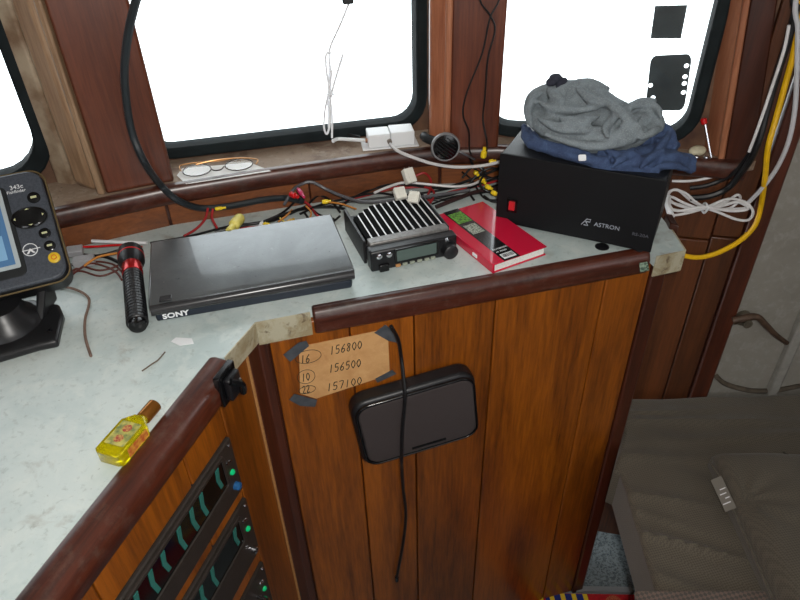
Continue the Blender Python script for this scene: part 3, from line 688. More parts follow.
# ------------------------------------------------------------------ black disc player
DV = Fr((at(157, 322).x, at(157, 322).y), (.963, .262))
dv = thing('disc_player', 'flat black portable disc player with scuffed lid greyed by sky reflection', 'disc player', DV.w(.15, .09, 0), DV.rz)

T = Matrix.Translation(Vector((-.15, -.09, 0)))
M_LID = layered('scuffed_sheen_lid', rgb(92, 96, 98), [(rgb(116, 120, 122), 9, .4, .7, .8), (rgb(170, 172, 172), 60, .64, .74, .4), (rgb(20, 20, 20), 120, .66, .7, .8)], .33, .15, metal=.45, coat=.5)  # grey base paints in the sky's reflection; scuffs lie over it
obj('base', G().prism([(0, 0), (.30, -.006), (.304, .006), (.304, .179), (0, .179)], 0, .016).tr(T), mat('blue_black', rgb(26, 34, 46), .4), dv, bevel=.003)
pr = [(-.004, .020), (-.007, .026), (-.005, .033), (.004, .0365), (.180, .0365), (.181, .019), (.004, .0165)]
obj('lid', G().prismx(pr, -.004, .307).tr(T), M_LID, dv, bevel=.0025)
obj('front_lip', G().tube([(-.002, -.0055, .026), (.305, -.0055, .026)], .0082, 12, k=1).tr(T), mat('grey_black_edge', rgb(48, 48, 50), .25), dv, smooth=True)
obj('seam', G().box(.0, .12, -.0018, .001, .0145, .0158).tr(T), mat('silver_seam', rgb(130, 140, 150), .3), dv)
obj('lettering', text('SONY', .0125, .010, -.0012, .0042, bold=.0004, sx=1.15).tr(T), M_WHT, dv)
obj('latch', G().box(.012, .03, -.003, .01, .036, .0385).tr(T), M_BLK, dv, bevel=.001)

# ------------------------------------------------------------------ torch by the player
a = at(131, 256, .022); b = at(137, 318, .016)
ax = (b - a).normalized(); L_ = (b - a).length + .012
tc_ = thing('torch', 'black and red torch lying against the left end of disc player', 'torch', (a + b) / 2)
obj('head', G().lathe([(.0205, 0), (.021, .004), (.021, .030), (.016, .044)], a - ax*.012, ax, 26), M_BLK, tc_, smooth=True, world=True)
obj('ring', G().lathe([(.0214, 0), (.0214, .003)], a + ax*.004, ax, 26), M_RED, tc_, world=True)
obj('collar', G().lathe([(.0158, 0), (.0162, .003), (.0162, .024), (.0158, .026)], a + ax*.032, ax, 26), mat('red_anodised', rgb(176, 26, 28), .22, metal=.5), tc_, smooth=True, world=True)
pr = [(.0150, 0)]
h = .004
while h < L_ - .062: pr += [(.0150, h), (.0158, h + .001), (.0158, h + .004), (.0150, h + .005)]; h += .0075
pr += [(.013, L_ - .056)]
obj('grip', G().lathe(pr, a + ax*.058, ax, 24), M_BLK, tc_, smooth=False, world=True)
obj('tail_cap', G().lathe([(.012, 0), (.0135, .003), (.0125, .010), (.006, .013)], a + ax*(L_ - .002), ax, 24), M_BLKG, tc_, smooth=True, world=True)

# ------------------------------------------------------------------ chart plotter on its bracket
al = math.radians(25); ti = math.radians(50)
X = Vector((math.cos(al), math.sin(al), 0)); Y = Vector((-math.sin(al)*math.sin(ti), math.cos(al)*math.sin(ti), math.cos(ti)))
Zn = X.cross(Y)                              # towards the viewer
P0 = at(71, 276, .07)
MM = Matrix((X, Y, Zn)).transposed().to_4x4(); MM.translation = P0
cpb = P0 - X*.13; cpb.z = CT
cp_ = thing('fish_finder', 'dark grey marine fish finder with screen on a black bracket', 'fish finder', cpb)
def fp(px, py, h=0):
    o = P0 + Zn*h; r = ray(px, py); c = Vector((0, 0, CAMZ)); t = (o - c).dot(Zn) / r.dot(Zn); v = c + r*t - P0
    return v.dot(X), v.dot(Y)
def put(nm, g, m, par=cp_, **k):
    g.tr(MM); return obj(nm, g, m, par, world=True, **k)
M_FF = layered('speckled_charcoal', rgb(66, 71, 80), [(rgb(46, 50, 58), 300, .45, .6, .7)], .45, .25, 600)
def pz(poly, z0, z1): return G().prism(poly, z0, z1)
hs_ = put('housing', pz(rr(-.285, .0, .0, .182, .022, 8), -.052, -.004), M_BLK, bevel=.008, seg=3)
put('front_face', pz(rr(-.282, -.002, .002, .180, .021, 8), -.006, .001), M_FF, bevel=.003)
put('edge_line', G().tube([(x, y, -.0075) for x, y in rr(-.2865, .0015, -.0015, .1835, .022, 8)], .0014, 6, closed=True, k=1), mat('ochre_edge', rgb(96, 80, 50), .6))
sx0, sy0 = fp(20, 266); sx1, sy1 = fp(2, 222)
put('screen_surround', pz(rr(-.27, sx0 + .008, sy0 - .016, .162, .010), .0, .0022), M_RUB, bevel=.001)
put('screen_bezel', pz(rr(-.262, sx0 + .002, sy0 - .003, .158, .003), .002, .0032), mat('pale_bezel', rgb(170, 180, 184), .4))
put('screen', pz(rr(-.258, sx0 - .004, sy0 + .003, .153, .001), .003, .0038), mat('blue_screen', rgb(70, 104, 140), .12, emit=rgb(70, 110, 150), es=.25))
put('screen', pz(rr(-.250, sx0 - .012, sy0 + .012, sy0 + .05, .001), .0037, .0042), mat('pale_screen_field', rgb(120, 160, 190), .12, emit=rgb(110, 150, 185), es=.2))
for (px, py, r, s2) in ((34, 198, .0068, 1), (45, 233.5, .0062, 1), (50, 246, .0060, 1)):
    u, v = fp(px, py)
    put('button', G().lathe([(r*1.35, 0), (r*1.3, .002), (r*.9, .003)], (u, v, .0005), (0, 0, 1), 20), M_BLKG, smooth=True)
    put('button_mark', pz(rr(u - r*.6, u + r*.6, v - r*.25, v + r*.25, .0004), .0030, .0040), mat('pale_mark', rgb(190, 192, 150), .4))
u, v = fp(54.5, 258)
put('power_button', G().lathe([(.0085, 0), (.008, .003), (.005, .004)], (u, v, .0005), (0, 0, 1), 20), mat('yellow_button', rgb(214, 176, 40), .35), smooth=True)
put('button_mark', G().tube([(u + .0035*math.cos(t), v + .0035*math.sin(t), .0045) for t in (0, 1.05, 2.1, 3.14, 4.2, 5.25)], .0005, 5, closed=True, k=2), M_RED)
u, v = fp(29.5, 218)
SQ = Matrix.Translation(Vector((u, v, 0))) @ Matrix.Diagonal((.92, .62, 1, 1)) @ Matrix.Translation(Vector((-u, -v, 0)))
put('rocker_pad', G().lathe([(.0265, 0), (.0262, .0025), (.023, .004), (.010, .003)], (u, v, .0005), (0, 0, 1), 36).tr(SQ), M_BLKG, smooth=True)
put('pad_ring', G().lathe([(.028, 0), (.028, .0012)], (u, v, .0006), (0, 0, 1), 36).tr(SQ), M_RUB)
for t in range(4):
    a_ = t * PI/2; c_, s_ = math.cos(a_), math.sin(a_)
    pl_ = [(.0225, 0), (.0195, .0035), (.0195, -.0035)]
    put('pad_arrow', pz([(u + x*c_ - y*s_, v + x*s_ + y*c_) for x, y in pl_], .0034, .0046).tr(SQ), mat('pale_arrow', rgb(196, 198, 150), .4))
u, v = fp(30.5, 250)
put('emblem', G().tube([(u + .0095*math.cos(t*PI/8), v + .0095*math.sin(t*PI/8), .0014) for t in range(16)], .0007, 5, closed=True, k=2), M_WHT)
put('emblem', pz([(u - .006, v - .006), (u, v + .002), (u + .006, v - .006), (u + .003, v - .006), (u, v - .002), (u - .003, v - .006)], .0012, .0020), M_WHT)
put('emblem', pz([(u - .0135, v - .0004), (u + .0135, v - .0004), (u + .0135, v + .0006), (u - .0135, v + .0006)], .0010, .0017), M_WHT)
TX = Matrix.Rotation(-PI/2, 4, 'X')
for s_, px, py, sz in (('343c', 10.5, 191, .0095), ('Fishfinder', 7.5, 195.5, .0066)):
    u, v = fp(px, py)
    put('lettering', text(s_, sz, 0, 0, 0, depth=.0003).tr(Matrix.Translation(Vector((u, v, .0028))) @ TX), M_WHT)
# bracket: base plate, two arms, knob
b1 = at(64, 312, .016); b2 = at(60, 346, .010)
M_BR = mat('bracket_black', rgb(30, 30, 32), .35)
bd = (b2 - b1); bd.z = 0
bp = [at(36, 306), at(62, 311), at(66, 321), at(60, 348), at(40, 352), at(0, 364), at(-60, 378), at(-90, 330), at(-40, 312)]
obj('base_plate', G().prism([(p.x, p.y) for p in bp], CT + .0005, CT + .014), M_BR, cp_, bevel=.004, world=True)
for (px, py) in ((46, 312), (-50, 332)):
    p = at(px, py, .012); tgt = P0 - X * (.035 if px > 0 else .25) - Zn*.03 + Y*.05
    g = G().add([p + X*.006 + Vector((0,-.025,0)), p - X*.006 + Vector((0,-.025,0)), p - X*.006 + Vector((0,.03,0)), p + X*.006 + Vector((0,.03,0)),
                 tgt + X*.006 - Y*.016, tgt - X*.006 - Y*.016, tgt - X*.006 + Y*.016, tgt + X*.006 + Y*.016], [(0,1,2,3),(4,5,6,7),(0,1,5,4),(1,2,6,5),(2,3,7,6),(3,0,4,7)])
    obj('bracket_arm', g, M_BR, cp_, bevel=.003, world=True)
p1 = at(28, 320, .014); 
obj('swivel', G().lathe([(.05, 0), (.047, .010), (.036, .022), (.030, .034)], at(6, 325, .013), (0, 0, 1), 30), M_BR, cp_, smooth=True, world=True)
obj('screw', G().lathe([(.004, 0), (.003, .002)], at(50, 331, .0135), (0, 0, 1), 12), M_BLKG, cp_, world=True)

# ------------------------------------------------------------------ cologne bottle
a = at(110.5, 465.5); b = at(144, 426); bd = (b - a); bd.z = 0
BT = Fr((a.x, a.y), bd)                      # X along the bottle, Y to its left
bo = thing('bottle', 'small glass bottle of yellow liquid lying beside the nosing', 'bottle', BT.w(.03, 0, 0), BT.rz)
T = Matrix.Translation(Vector((-.03, 0, 0)))
BLn = bd.length; print('bottle', BLn)
M_BG, N, L, B = new('yellow_glass'); B.inputs['Base Color'].default_value = rgb(240, 226, 20); B.inputs['Roughness'].default_value = .03
B.inputs['Transmission Weight'].default_value = .75; B.inputs['IOR'].default_value = 1.4; B.inputs['Coat Weight'].default_value = .5
hw = .0185
oc = [(0.004, -hw), (BLn - .012, -hw), (BLn - .002, -hw*.45), (BLn, -hw*.4), (BLn, hw*.4), (BLn - .002, hw*.45), (BLn - .012, hw), (.004, hw), (0, hw - .006), (0, -hw + .006)]
obj('glass_body', G().prism(oc, .0005, .0205).tr(T), M_BG, bo, bevel=.0028, seg=3)
obj('neck', G().lathe([(.0065, 0), (.0065, .005)], (BLn - .001, 0, .0105), (1, 0, 0), 16).tr(T), M_BG, bo, smooth=True)
obj('cap', G().lathe([(.0088, 0), (.0092, .001), (.0092, .024), (.0075, .0255)], (BLn + .003, 0, .0105), (1, 0, 0), 24).tr(T), mat('gold_brown_cap', rgb(150, 96, 40), .2, metal=.7), bo, smooth=True)
obj('label', G().prism(rr(.014, BLn - .014, -.0135, .0135, .002), .0205, .0209).tr(T), mat('gilt_label', rgb(186, 176, 90), .4, col2=rgb(96, 110, 60), nscale=130), bo)
for x in (.024, BLn - .024):
    obj('seal_mark', G().lathe([(.0058, 0), (.0058, .0003)], (x, .0, .0209), (0, 0, 1), 18).tr(T), mat('red_seal', rgb(150, 52, 40), .4, col2=rgb(190, 150, 80), nscale=400), bo)
obj('side_label', G().prismy([(.014, .004), (BLn - .014, .004), (BLn - .014, .017), (.014, .017)], -hw - .0004, -hw).tr(T), mat('orange_label', rgb(206, 150, 60), .4, col2=rgb(170, 70, 40), nscale=150), bo)

# ------------------------------------------------------------------ things on the sill
SL = .0805
pts = [(177, 176), (186, 184.5), (271, 171.5), (250, 163), (182, 169)]
single('paper_sheet', G().prism([tuple(at(*p, SL)[:2]) for p in pts], CT + SL + .0005, CT + SL + .0012), mat('white_paper', rgb(240, 240, 238), .8), 'white sheet of paper lying on the sill under the eyeglasses', 'paper')
ey = thing('eyeglasses', 'folded thin framed eyeglasses lying on the white paper', 'eyeglasses', at(218, 170, SL))
M_LENS, N, L, B = new('clear_lens'); N.remove(B); t1_ = N.new('ShaderNodeBsdfTransparent'); g1_ = N.new('ShaderNodeBsdfGlossy'); g1_.inputs['Roughness'].default_value = .05; m1_ = N.new('ShaderNodeMixShader'); m1_.inputs[0].default_value = .06
L.new(t1_.outputs[0], m1_.inputs[1]); L.new(g1_.outputs[0], m1_.inputs[2]); L.new(m1_.outputs[0], N['Material Output'].inputs[0])
M_FR = mat('dark_wire_frame', rgb(50, 36, 30), .3, metal=.5)
M_GF = mat('gold_temple', rgb(180, 130, 80), .3, metal=.6)
dd = (at(254, 163, SL) - at(182, 171, SL)).normalized(); pp = Vector((-dd.y, dd.x, 0))
for (px, py, rx) in ((197, 170.2, .0255), (239, 164.6, .0255)):
    c = at(px, py, SL + .006)
    lp = [c + dd*rx*math.cos(t*PI/10) + pp*.0185*math.sin(t*PI/10) + Vector((0, 0, .003*math.sin(t*PI/10))) for t in range(20)]
    obj('rim', G().tube(lp, .0011, 6, closed=True, k=2), M_FR, ey, smooth=True, world=True)
    obj('lens', G().add([p for p in lp] + [p + Vector((0,0,.0008)) for p in lp], [list(range(20)), list(range(20, 40))] + [(i, (i+1)%20, 20+(i+1)%20, 20+i) for i in range(20)]), M_LENS, ey, world=True)
obj('bridge', G().tube([at(211, 169, SL + .008), at(215, 170.5, SL + .010), at(221, 169.5, SL + .010), at(224, 166.5, SL + .008)], .0012, 6), M_FR, ey, smooth=True, world=True)
obj('temple', G().tube([at(181, 171, SL + .008), at(180, 166, SL + .009), at(192, 163, SL + .010), at(218, 161, SL + .010), at(234, 158, SL + .008)], .0012, 6), M_GF, ey, smooth=True, world=True)
obj('temple', G().tube([at(256, 164, SL + .008), at(257, 159.5, SL + .009), at(240, 158, SL + .012), at(216, 160, SL + .012), at(196, 164.5, SL + .010)], .0012, 6), M_GF, ey, smooth=True, world=True)

# white junction box
jb_o = at(369, 150.5, SL); JB = Fr((jb_o.x, jb_o.y), at(415, 146.5, SL) - jb_o)
jw = (at(415, 146.5, SL) - jb_o).length; print('jb', jw)
jb = thing('junction_box', 'white cable junction box on the sill below the centre window', 'junction box', JB.w(jw/2, .02, SL), JB.rz)
T = Matrix.Translation(Vector((-jw/2, -.02, 0)))
obj('base_plate', G().box(-.012, jw + .008, -.002, .05, 0, .003).tr(T), M_WHT, jb, bevel=.001)
obj('body', G().box(.0, jw*.48, .002, .045, .003, .029).tr(T), M_WHT, jb, bevel=.002)
obj('body', G().box(jw*.49, jw, .002, .045, .003, .031).tr(T), M_WHT, jb, bevel=.002)
obj('socket', G().lathe([(.005, 0), (.005, .006)], (.002, .022, .012), (-1, 0, 0), 12).tr(T), mat('brass_socket', rgb(150, 110, 90), .3, metal=.7), jb)
obj('socket', G().lathe([(.005, 0), (.0045, .007)], (jw*.45, .003, .015), (0, -1, 0), 12).tr(T), mat('steel_socket', rgb(140, 130, 120), .3, metal=.7), jb)
def MV(px, py, out=.016):                     # just in front of the moulding and boards
    z = .0
    while z < .12:
        p = at(px, py, z); y = 9
        for (a_, b_) in zip(MO[:-1], MO[1:]):
            if a_[0] <= p.x <= b_[0]: y = a_[1] + (b_[1] - a_[1]) * (p.x - a_[0]) / (b_[0] - a_[0])
        if p.y <= y - out: return p
        z += .001
    return p
def to_roof(p): return [Vector((p.x, p.y, CZ)), Vector((p.x, p.y, (CZ + p.z)/2)), p]
def cable(name, pts, r, m, label, cat='cable', group=None, n=8, k=5):
    if pts[0].z > CT + .33: pts = to_roof(pts[0]) + list(pts[1:])
    return single(name, G().tube(pts, r, n, k=k), m, label, cat, group, smooth=True)
c = [JB.w(jw*.45, -.010, SL + .014), at(398, 151, .092), MV(412, 157), MV(432, 163.5), MV(455, 167), MV(480, 166), MV(500, 162), MV(508, 160)]
cable('coaxial_cable', c, .0032, M_WCAB, 'thick white cable drooping from junction box towards the black box')
# dark cable from the junction box behind mid post
cable('black_cable', [at(360, 137, SL + .012), at(345, 134, SL + .012), at(334, 135, SL + .01)], .0028, M_CABLE, 'short black lead at left end of the white junction box')
c = [JB.w(-.004, .022, SL + .012), at(350, 139.5, SL + .010), at(338, 139, SL + .008), at(333, 141, SL + .01)]
cable('white_lead', c, .0038, M_WHT, 'short thick white lead between junction box and coiled wire')
# hanging white wire
def wy(px, py, o=-.03): return WC.wp(px, py, o)
hw_ = thing('hanging_wire', 'thin white coiled wire hanging in front of the centre window', 'wire', wy(330, 141))
M_WW = mat('white_wire', rgb(238, 240, 244), .4)
obj('strand', G().tube([wy(349, 3), wy(340, 25), wy(331, 45), wy(329, 56), wy(331, 75), wy(330, 95), wy(332, 115), wy(332, 138, -.035)], .0021, 6), M_WW, hw_, smooth=True, world=True)
obj('strand', G().tube([wy(331, 53, -.031), wy(326, 55, -.033), wy(327, 75, -.033), wy(331, 93, -.035), wy(335, 80, -.033), wy(341, 60, -.033), wy(343, 54, -.033)], .0021, 6), M_WW, hw_, smooth=True, world=True)
obj('strand', G().tube([wy(332, 70, -.036), wy(329, 90, -.036), wy(325, 110, -.037), wy(324, 127, -.036), wy(327, 134, -.036), wy(330, 122, -.036), wy(331, 96, -.038), wy(342, 58, -.037)], .0021, 6), M_WW, hw_, smooth=True, world=True)
obj('strand', G().tube([wy(329, 53, -.028), wy(329, 80, -.03), wy(328, 105, -.03), wy(329, 130, -.033)], .0021, 6), M_WW, hw_, smooth=True, world=True)
obj('tie', G().tube([wy(327, 94, -.034), wy(330, 96, -.045), wy(334, 94, -.034), wy(330, 93, -.026)], .0012, 6, closed=True), M_WW, hw_, smooth=True, world=True)
sm = thing('window_clip', 'small dark clip at the top of the white hanging wire', 'clip', wy(347, 0))
x, z = WC.pick(348, 3, -.03)
obj('clip_body', G().prismy([(-.012, .012), (-.010, .0), (.008, .0), (.010, .012)], -.012, .0).tr(Matrix.Translation(WC.w(x, -.03, z)) @ Matrix.Rotation(WC.rz, 4, 'Z')), M_RUB, sm, bevel=.002, world=True)
obj('clip_stem', G().tube([WC.w(x, -.03, z + .008), WC.w(x, .012, z + .012)], .004, 8), M_RUB, sm, world=True)
# small round speaker
c = at(445.5, 147, .098)
ax = (Vector((0, 0, CAMZ)) - c).normalized(); ax = (ax + Vector((.15, -.2, -.3))).normalized()
rs = thing('round_speaker', 'small round black slotted speaker at foot of the mid post', 'speaker', c - Vector((0, 0, .02)))
obj('cone', G().lathe([(.010, -.034), (.014, -.030), (.016, -.012), (.0265, -.006), (.0275, .0)], c, ax, 28), M_BLK, rs, smooth=True, world=True)
obj('rim', G().lathe([(.0278, -.003), (.0282, .0), (.0270, .003), (.0245, .003)], c, ax, 28), mat('pale_rim', rgb(120, 120, 122), .3), rs, smooth=True, world=True)
obj('grille', G().lathe([(.0248, 0), (.0240, .004), (.012, .0062), (.001, .0068)], c, ax, 28), M_BLKG, rs, smooth=True, world=True)
u_ = ax.cross(Vector((0, 0, 1))).normalized(); v_ = u_.cross(ax)
dgl = (u_ + v_*.8).normalized(); pdl = ax.cross(dgl).normalized()
for i in range(-3, 4):
    hl = math.sqrt(max(.0, .019**2 - (i*.0055)**2))
    obj('slat', G().tube([c + pdl*i*.0055 - dgl*hl + ax*.0064, c + pdl*i*.0055 + ax*.0082, c + pdl*i*.0055 + dgl*hl + ax*.0064], .0009, 5), M_RUB, rs, world=True, smooth=True)
obj('arm', G().tube([c - ax*.02, at(428, 139, .10), at(424, 136, .10)], .009, 10), M_RUB, rs, smooth=True, world=True)
cable('speaker_lead', [c - ax*.02 + u_*.0, at(462, 153, .085), at(470, 157, .07), at(478, 161, .05), at(490, 164, .035)], .0022, M_GREYC, 'grey lead from the round speaker to the wire bundle')
# odds and ends at the right end of the sill
sh = WR.w(.372, -.024, SL)
single('scallop_shell', G().ball(sh + Vector((0, 0, .008)), .018, .012, .009, .3), mat('cream_shell', rgb(208, 200, 172), .5, noise=.25), 'cream rounded stone on the sill beside the blue cloth', 'stone', smooth=True)
for px, py, ww in ((.368, -.046, 'left'), (.385, -.045, 'right')):
    p = WR.w(px, py, SL); single('glass_bead', G().ball(p + Vector((0, 0, .0045)), .005, .005, .0045), M_CHR, 'small shiny bead, the %s one of two before the cream stone' % ww, 'bead', 'two shiny beads on the sill', smooth=True)
pn = thing('screwdriver', 'silver screwdriver with red end leaning beside the right window', 'screwdriver', WR.w(.397, -.035, SL))
pb_ = WR.w(.397, -.035, SL)
tp_ = WR.wp(705, 123, -.018)
obj('shaft', G().tube([pb_, tp_], .0020, 8, k=1), M_CHR, pn, world=True)
obj('handle', G().lathe([(.003, 0), (.0055, .002), (.0055, .010), (.003, .012)], tp_ - Vector((0, 0, .003)), tp_ - pb_, 14), M_RED, pn, smooth=True, world=True)

# plates seen on the right window
x0, z0 = WR.pick(655, 6, .02)
g = G().prismy([WR.pick(*p, .017) for p in ((655, 6), (687.5, 5), (681, 38.5), (650.5, 38.5))], .017, .0185)
M_GP = mat('dark_grey_plate', rgb(62, 66, 68), .6, noise=.3, nscale=30)
single('square_plate', g.tr(Matrix.Translation(WR.o) @ Matrix.Rotation(WR.rz, 4, 'Z')), M_GP, 'small square dark plate on the outside of the right window', 'plate')
base = [WR.pick(*p, .017) for p in ((645, 110.5), (684, 110.5), (692.5, 54), (651, 56))]
def quadpt(s, t): 
    a_, b_, c_, d2 = base
    return ((a_[0]*(1-s) + b_[0]*s)*(1-t) + (d2[0]*(1-s) + c_[0]*s)*t, (a_[1]*(1-s) + b_[1]*s)*(1-t) + (d2[1]*(1-s) + c_[1]*s)*t)
outl = [quadpt(x, z) for x, z in rr(0, 1, 0, 1, .14, 5)]
def plate_with_holes(outline, holes, r):
    cu = bpy.data.curves.new('c', 'CURVE'); cu.dimensions = '2D'; cu.fill_mode = 'BOTH'; cu.extrude = .0012
    for loop in [outline] + [[(x + r*math.cos(t*PI/8), z + r*math.sin(t*PI/8)) for t in range(16)] for x, z in holes]:
        sp_ = cu.splines.new('POLY'); sp_.points.add(len(loop) - 1); sp_.use_cyclic_u = True
        for p_, (x, z) in zip(sp_.points, loop): p_.co = (x, z, 0, 1)
    o = bpy.data.objects.new('c', cu); C.objects.link(o)
    me = bpy.data.meshes.new_from_object(o.evaluated_get(bpy.context.evaluated_depsgraph_get()))
    g = G().add([(v.co.x, .018 - v.co.z, v.co.y) for v in me.vertices], [list(p.vertices) for p in me.polygons])
    bpy.data.objects.remove(o); return g
g = plate_with_holes(outl, [quadpt(*p) for p in ((.90, .80), (.90, .61), (.91, .49), (.92, .33), (.07, .47), (.17, .24))], .0042)
single('drilled_plate', g.tr(Matrix.Translation(WR.o) @ Matrix.Rotation(WR.rz, 4, 'Z')), M_GP, 'rounded dark plate with drilled holes outside the right window', 'plate')
#PART3

# ------------------------------------------------------------------ bench, cushion, pillow, blanket, mat
BZ = -.50
bench = thing('bench', 'low dark bench base under the brown seat cushion', 'bench', (1.0, .4, 0))
obj('base', G().box(.62, 1.55, -.15, 1.03, .0, CT - .625), W_DARK, bench, world=True)
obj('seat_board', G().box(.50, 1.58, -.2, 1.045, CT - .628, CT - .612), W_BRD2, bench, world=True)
def fabric(name, c1_, c2_, wv=900):
    m, N, L, B = new(name); tc = N.new('ShaderNodeTexCoord'); B.inputs['Roughness'].default_value = .9; B.inputs['Sheen Weight'].default_value = .2
    ck = N.new('ShaderNodeTexChecker'); ck.inputs['Scale'].default_value = wv * .35; ck.inputs['Color1'].default_value = c1_; ck.inputs['Color2'].default_value = c2_
    mp = N.new('ShaderNodeMapping'); mp.inputs['Rotation'].default_value = (0, 0, .6); L.new(tc.outputs['Object'], mp.inputs[0]); L.new(mp.outputs[0], ck.inputs['Vector'])
    n = N.new('ShaderNodeTexNoise'); n.inputs['Scale'].default_value = 7; n.inputs['Detail'].default_value = 5; L.new(tc.outputs['Object'], n.inputs['Vector'])
    hs = N.new('ShaderNodeHueSaturation'); r = N.new('ShaderNodeMapRange'); r.inputs['To Min'].default_value = .75; r.inputs['To Max'].default_value = 1.2
    L.new(n.outputs['Fac'], r.inputs['Value']); L.new(r.outputs[0], hs.inputs['Value']); L.new(ck.outputs[0], hs.inputs['Color']); L.new(hs.outputs[0], B.inputs['Base Color'])
    b = N.new('ShaderNodeBump'); b.inputs['Strength'].default_value = .5; b.inputs['Distance'].default_value = .001; L.new(ck.outputs['Fac'], b.inputs['Height']); L.new(b.outputs[0], B.inputs['Normal'])
    return m
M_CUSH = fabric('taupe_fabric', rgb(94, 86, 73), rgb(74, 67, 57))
M_PILL = fabric('taupe_pillow', rgb(92, 84, 72), rgb(74, 68, 58))
def padded(x0, x1, y0, y1, z0, z1, r, fn, nx=90, ny=90, edge=None):
    g = G(); vs = []; fs = []
    def prof_(t, a, b):                      # parameter 0..1 to position with rounded shoulders: (pos, drop)
        L_ = b - a; q_ = .08
        if t < q_: an = PI/2 * t / q_; return a + r*(1 - math.cos(an)), 1 - math.sin(an)
        if t > 1 - q_: an = PI/2 * (1 - t) / q_; return b - r*(1 - math.cos(an)), 1 - math.sin(an)
        return a + r + (L_ - 2*r) * (t - q_) / (1 - 2*q_), 0
    for j in range(ny + 1):
        for i in range(nx + 1):
            y, dy = prof_(j/ny, y0, y1); x, dx = prof_(i/nx, x0 + (edge(y) if edge else 0), x1)
            vs.append((x, y, z1 - r*min(1, math.hypot(dx, dy)) + fn(x, y) * (1 - max(dx, dy))))
    n = len(vs); fs = [(j*(nx+1)+i, j*(nx+1)+i+1, (j+1)*(nx+1)+i+1, (j+1)*(nx+1)+i) for j in range(ny) for i in range(nx)]
    per = [i for i in range(nx)] + [j*(nx+1)+nx for j in range(ny)] + [ny*(nx+1)+i for i in range(nx, 0, -1)] + [j*(nx+1) for j in range(ny, 0, -1)]
    lo = []
    for p in per: lo.append(len(vs)); vs.append((vs[p][0], vs[p][1], z0))
    for k_ in range(len(per)): fs.append((per[k_], lo[k_], lo[(k_+1) % len(per)], per[(k_+1) % len(per)]))
    fs.append(lo[::-1])
    return g.add(vs, fs)
def folds(x, y):
    a = .0
    for (cx_, cy_, an, w_, h_, ln_) in ((.50, .70, -.35, .007, .007, .15), (.50, .80, -.25, .009, .004, .13), (.52, .90, -.1, .012, .004, .16), (.62, 1.0, -.05, .010, .005, .3), (.55, 1.03, .03, .008, .004, .2), (.48, .62, -.5, .010, .004, .1), (.80, .95, .02, .012, .004, .3), (.48, .76, -.45, .006, .004, .08)):
        u = (x - cx_)*math.cos(an) + (y - cy_)*math.sin(an); v = -(x - cx_)*math.sin(an) + (y - cy_)*math.cos(an)
        a += 1.7 * h_ * math.exp(-(v/w_)**2) * math.exp(-(u/ln_)**2)
    return a + .002*math.sin(x*23 + y*9) + .0015*math.sin(y*61 + 4*math.sin(x*11))
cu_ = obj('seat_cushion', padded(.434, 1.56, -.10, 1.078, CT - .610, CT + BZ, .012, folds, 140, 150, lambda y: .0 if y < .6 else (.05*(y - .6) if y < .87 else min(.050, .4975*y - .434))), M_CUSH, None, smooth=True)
tag(cu_, 'large taupe fabric seat cushion on the bench beside the cabinet', 'cushion')
def pfold(x, y):
    d = math.hypot(x - .63, y - .74)
    return .004*math.sin(math.atan2(y - .74, x - .63)*9)*math.exp(-d/.08) - .010*math.exp(-(d/.03)**2) + .003*math.sin(x*30 + y*14)
pl_ = thing('pillow', 'taupe pillow with a small printed tag lying on the seat cushion', 'pillow', (.80, .60, CT + BZ), -.05)
g = padded(-.185, .19, -.26, .262, .004, .062, .030, lambda x, y: pfold(x + .80, y + .60) + .022*(1 - (x/.19)**2)*(1 - (y/.26)**2), 70, 80)
obj('pillow_body', g, M_PILL, pl_, smooth=True)
obj('piping', G().tube([(-.187, -.24, .030), (-.188, 0, .033), (-.186, .20, .032), (-.175, .258, .032), (0, .264, .034), (.18, .260, .032)], .0028, 6), M_PILL, pl_, smooth=True)
obj('seam', G().tube([(-.05, .256, .056), (.0, .12, .0895), (.06, -.05, .0925), (.10, -.20, .076)], .0018, 6), mat('seam_dark', rgb(60, 54, 46), .9), pl_, smooth=True)
t1 = at(716, 478, BZ + .042); t2 = at(731, 510, BZ + .034); d = (t2 - t1); n_ = Vector((-.62, -.35, .7)).normalized(); sd = d.cross(n_).normalized() * .011
g = G().add([t1 - sd, t1 + sd, t2 + sd, t2 - sd] + [p + n_*.0012 for p in (t1 - sd, t1 + sd, t2 + sd, t2 - sd)], [(0,1,2,3),(4,5,6,7),(0,1,5,4),(1,2,6,5),(2,3,7,6),(3,0,4,7)])
tgp = obj('care_tag', g, mat('tag_fabric', rgb(120, 116, 108), .7), pl_, world=True)
tgp['label'] = 'pale care tag with white print'
g = G()
for k_, (s0, s1) in enumerate(((.10, .62), (.22, .80), (.12, .5), (.2, .9))):
    a_ = t1 + d*(.35 + .14*k_); o_ = sd*(-1 + 2*s0); o2 = sd*(-1 + 2*s1); w_ = d.normalized()*.0022
    g.add([a_ + o_ + n_*.0013, a_ + o2 + n_*.0013, a_ + o2 + w_ + n_*.0013, a_ + o_ + w_ + n_*.0013] + [p + n_*.0002 for p in (a_ + o_ + n_*.0013, a_ + o2 + n_*.0013, a_ + o2 + w_ + n_*.0013, a_ + o_ + w_ + n_*.0013)], [(0,1,2,3),(4,5,6,7),(0,1,5,4),(1,2,6,5),(2,3,7,6),(3,0,4,7)])
o = obj('tag_print', g, mat('tag_white', rgb(225, 225, 230), .5), pl_, world=True); o['kind'] = 'stuff'
bkp = [tuple(at(*p, BZ + .006)[:2]) for p in ((634, 592), (768, 592), (770, 660), (640, 660))]
g = G().prism(bkp, CT + BZ + .004, CT + BZ + .012)
single('blanket', g, fabric('rosy_grey_fabric', rgb(110, 92, 84), rgb(78, 72, 66), 500), 'rosy grey folded cloth at near end of the seat cushion', 'blanket', bevel=.003)
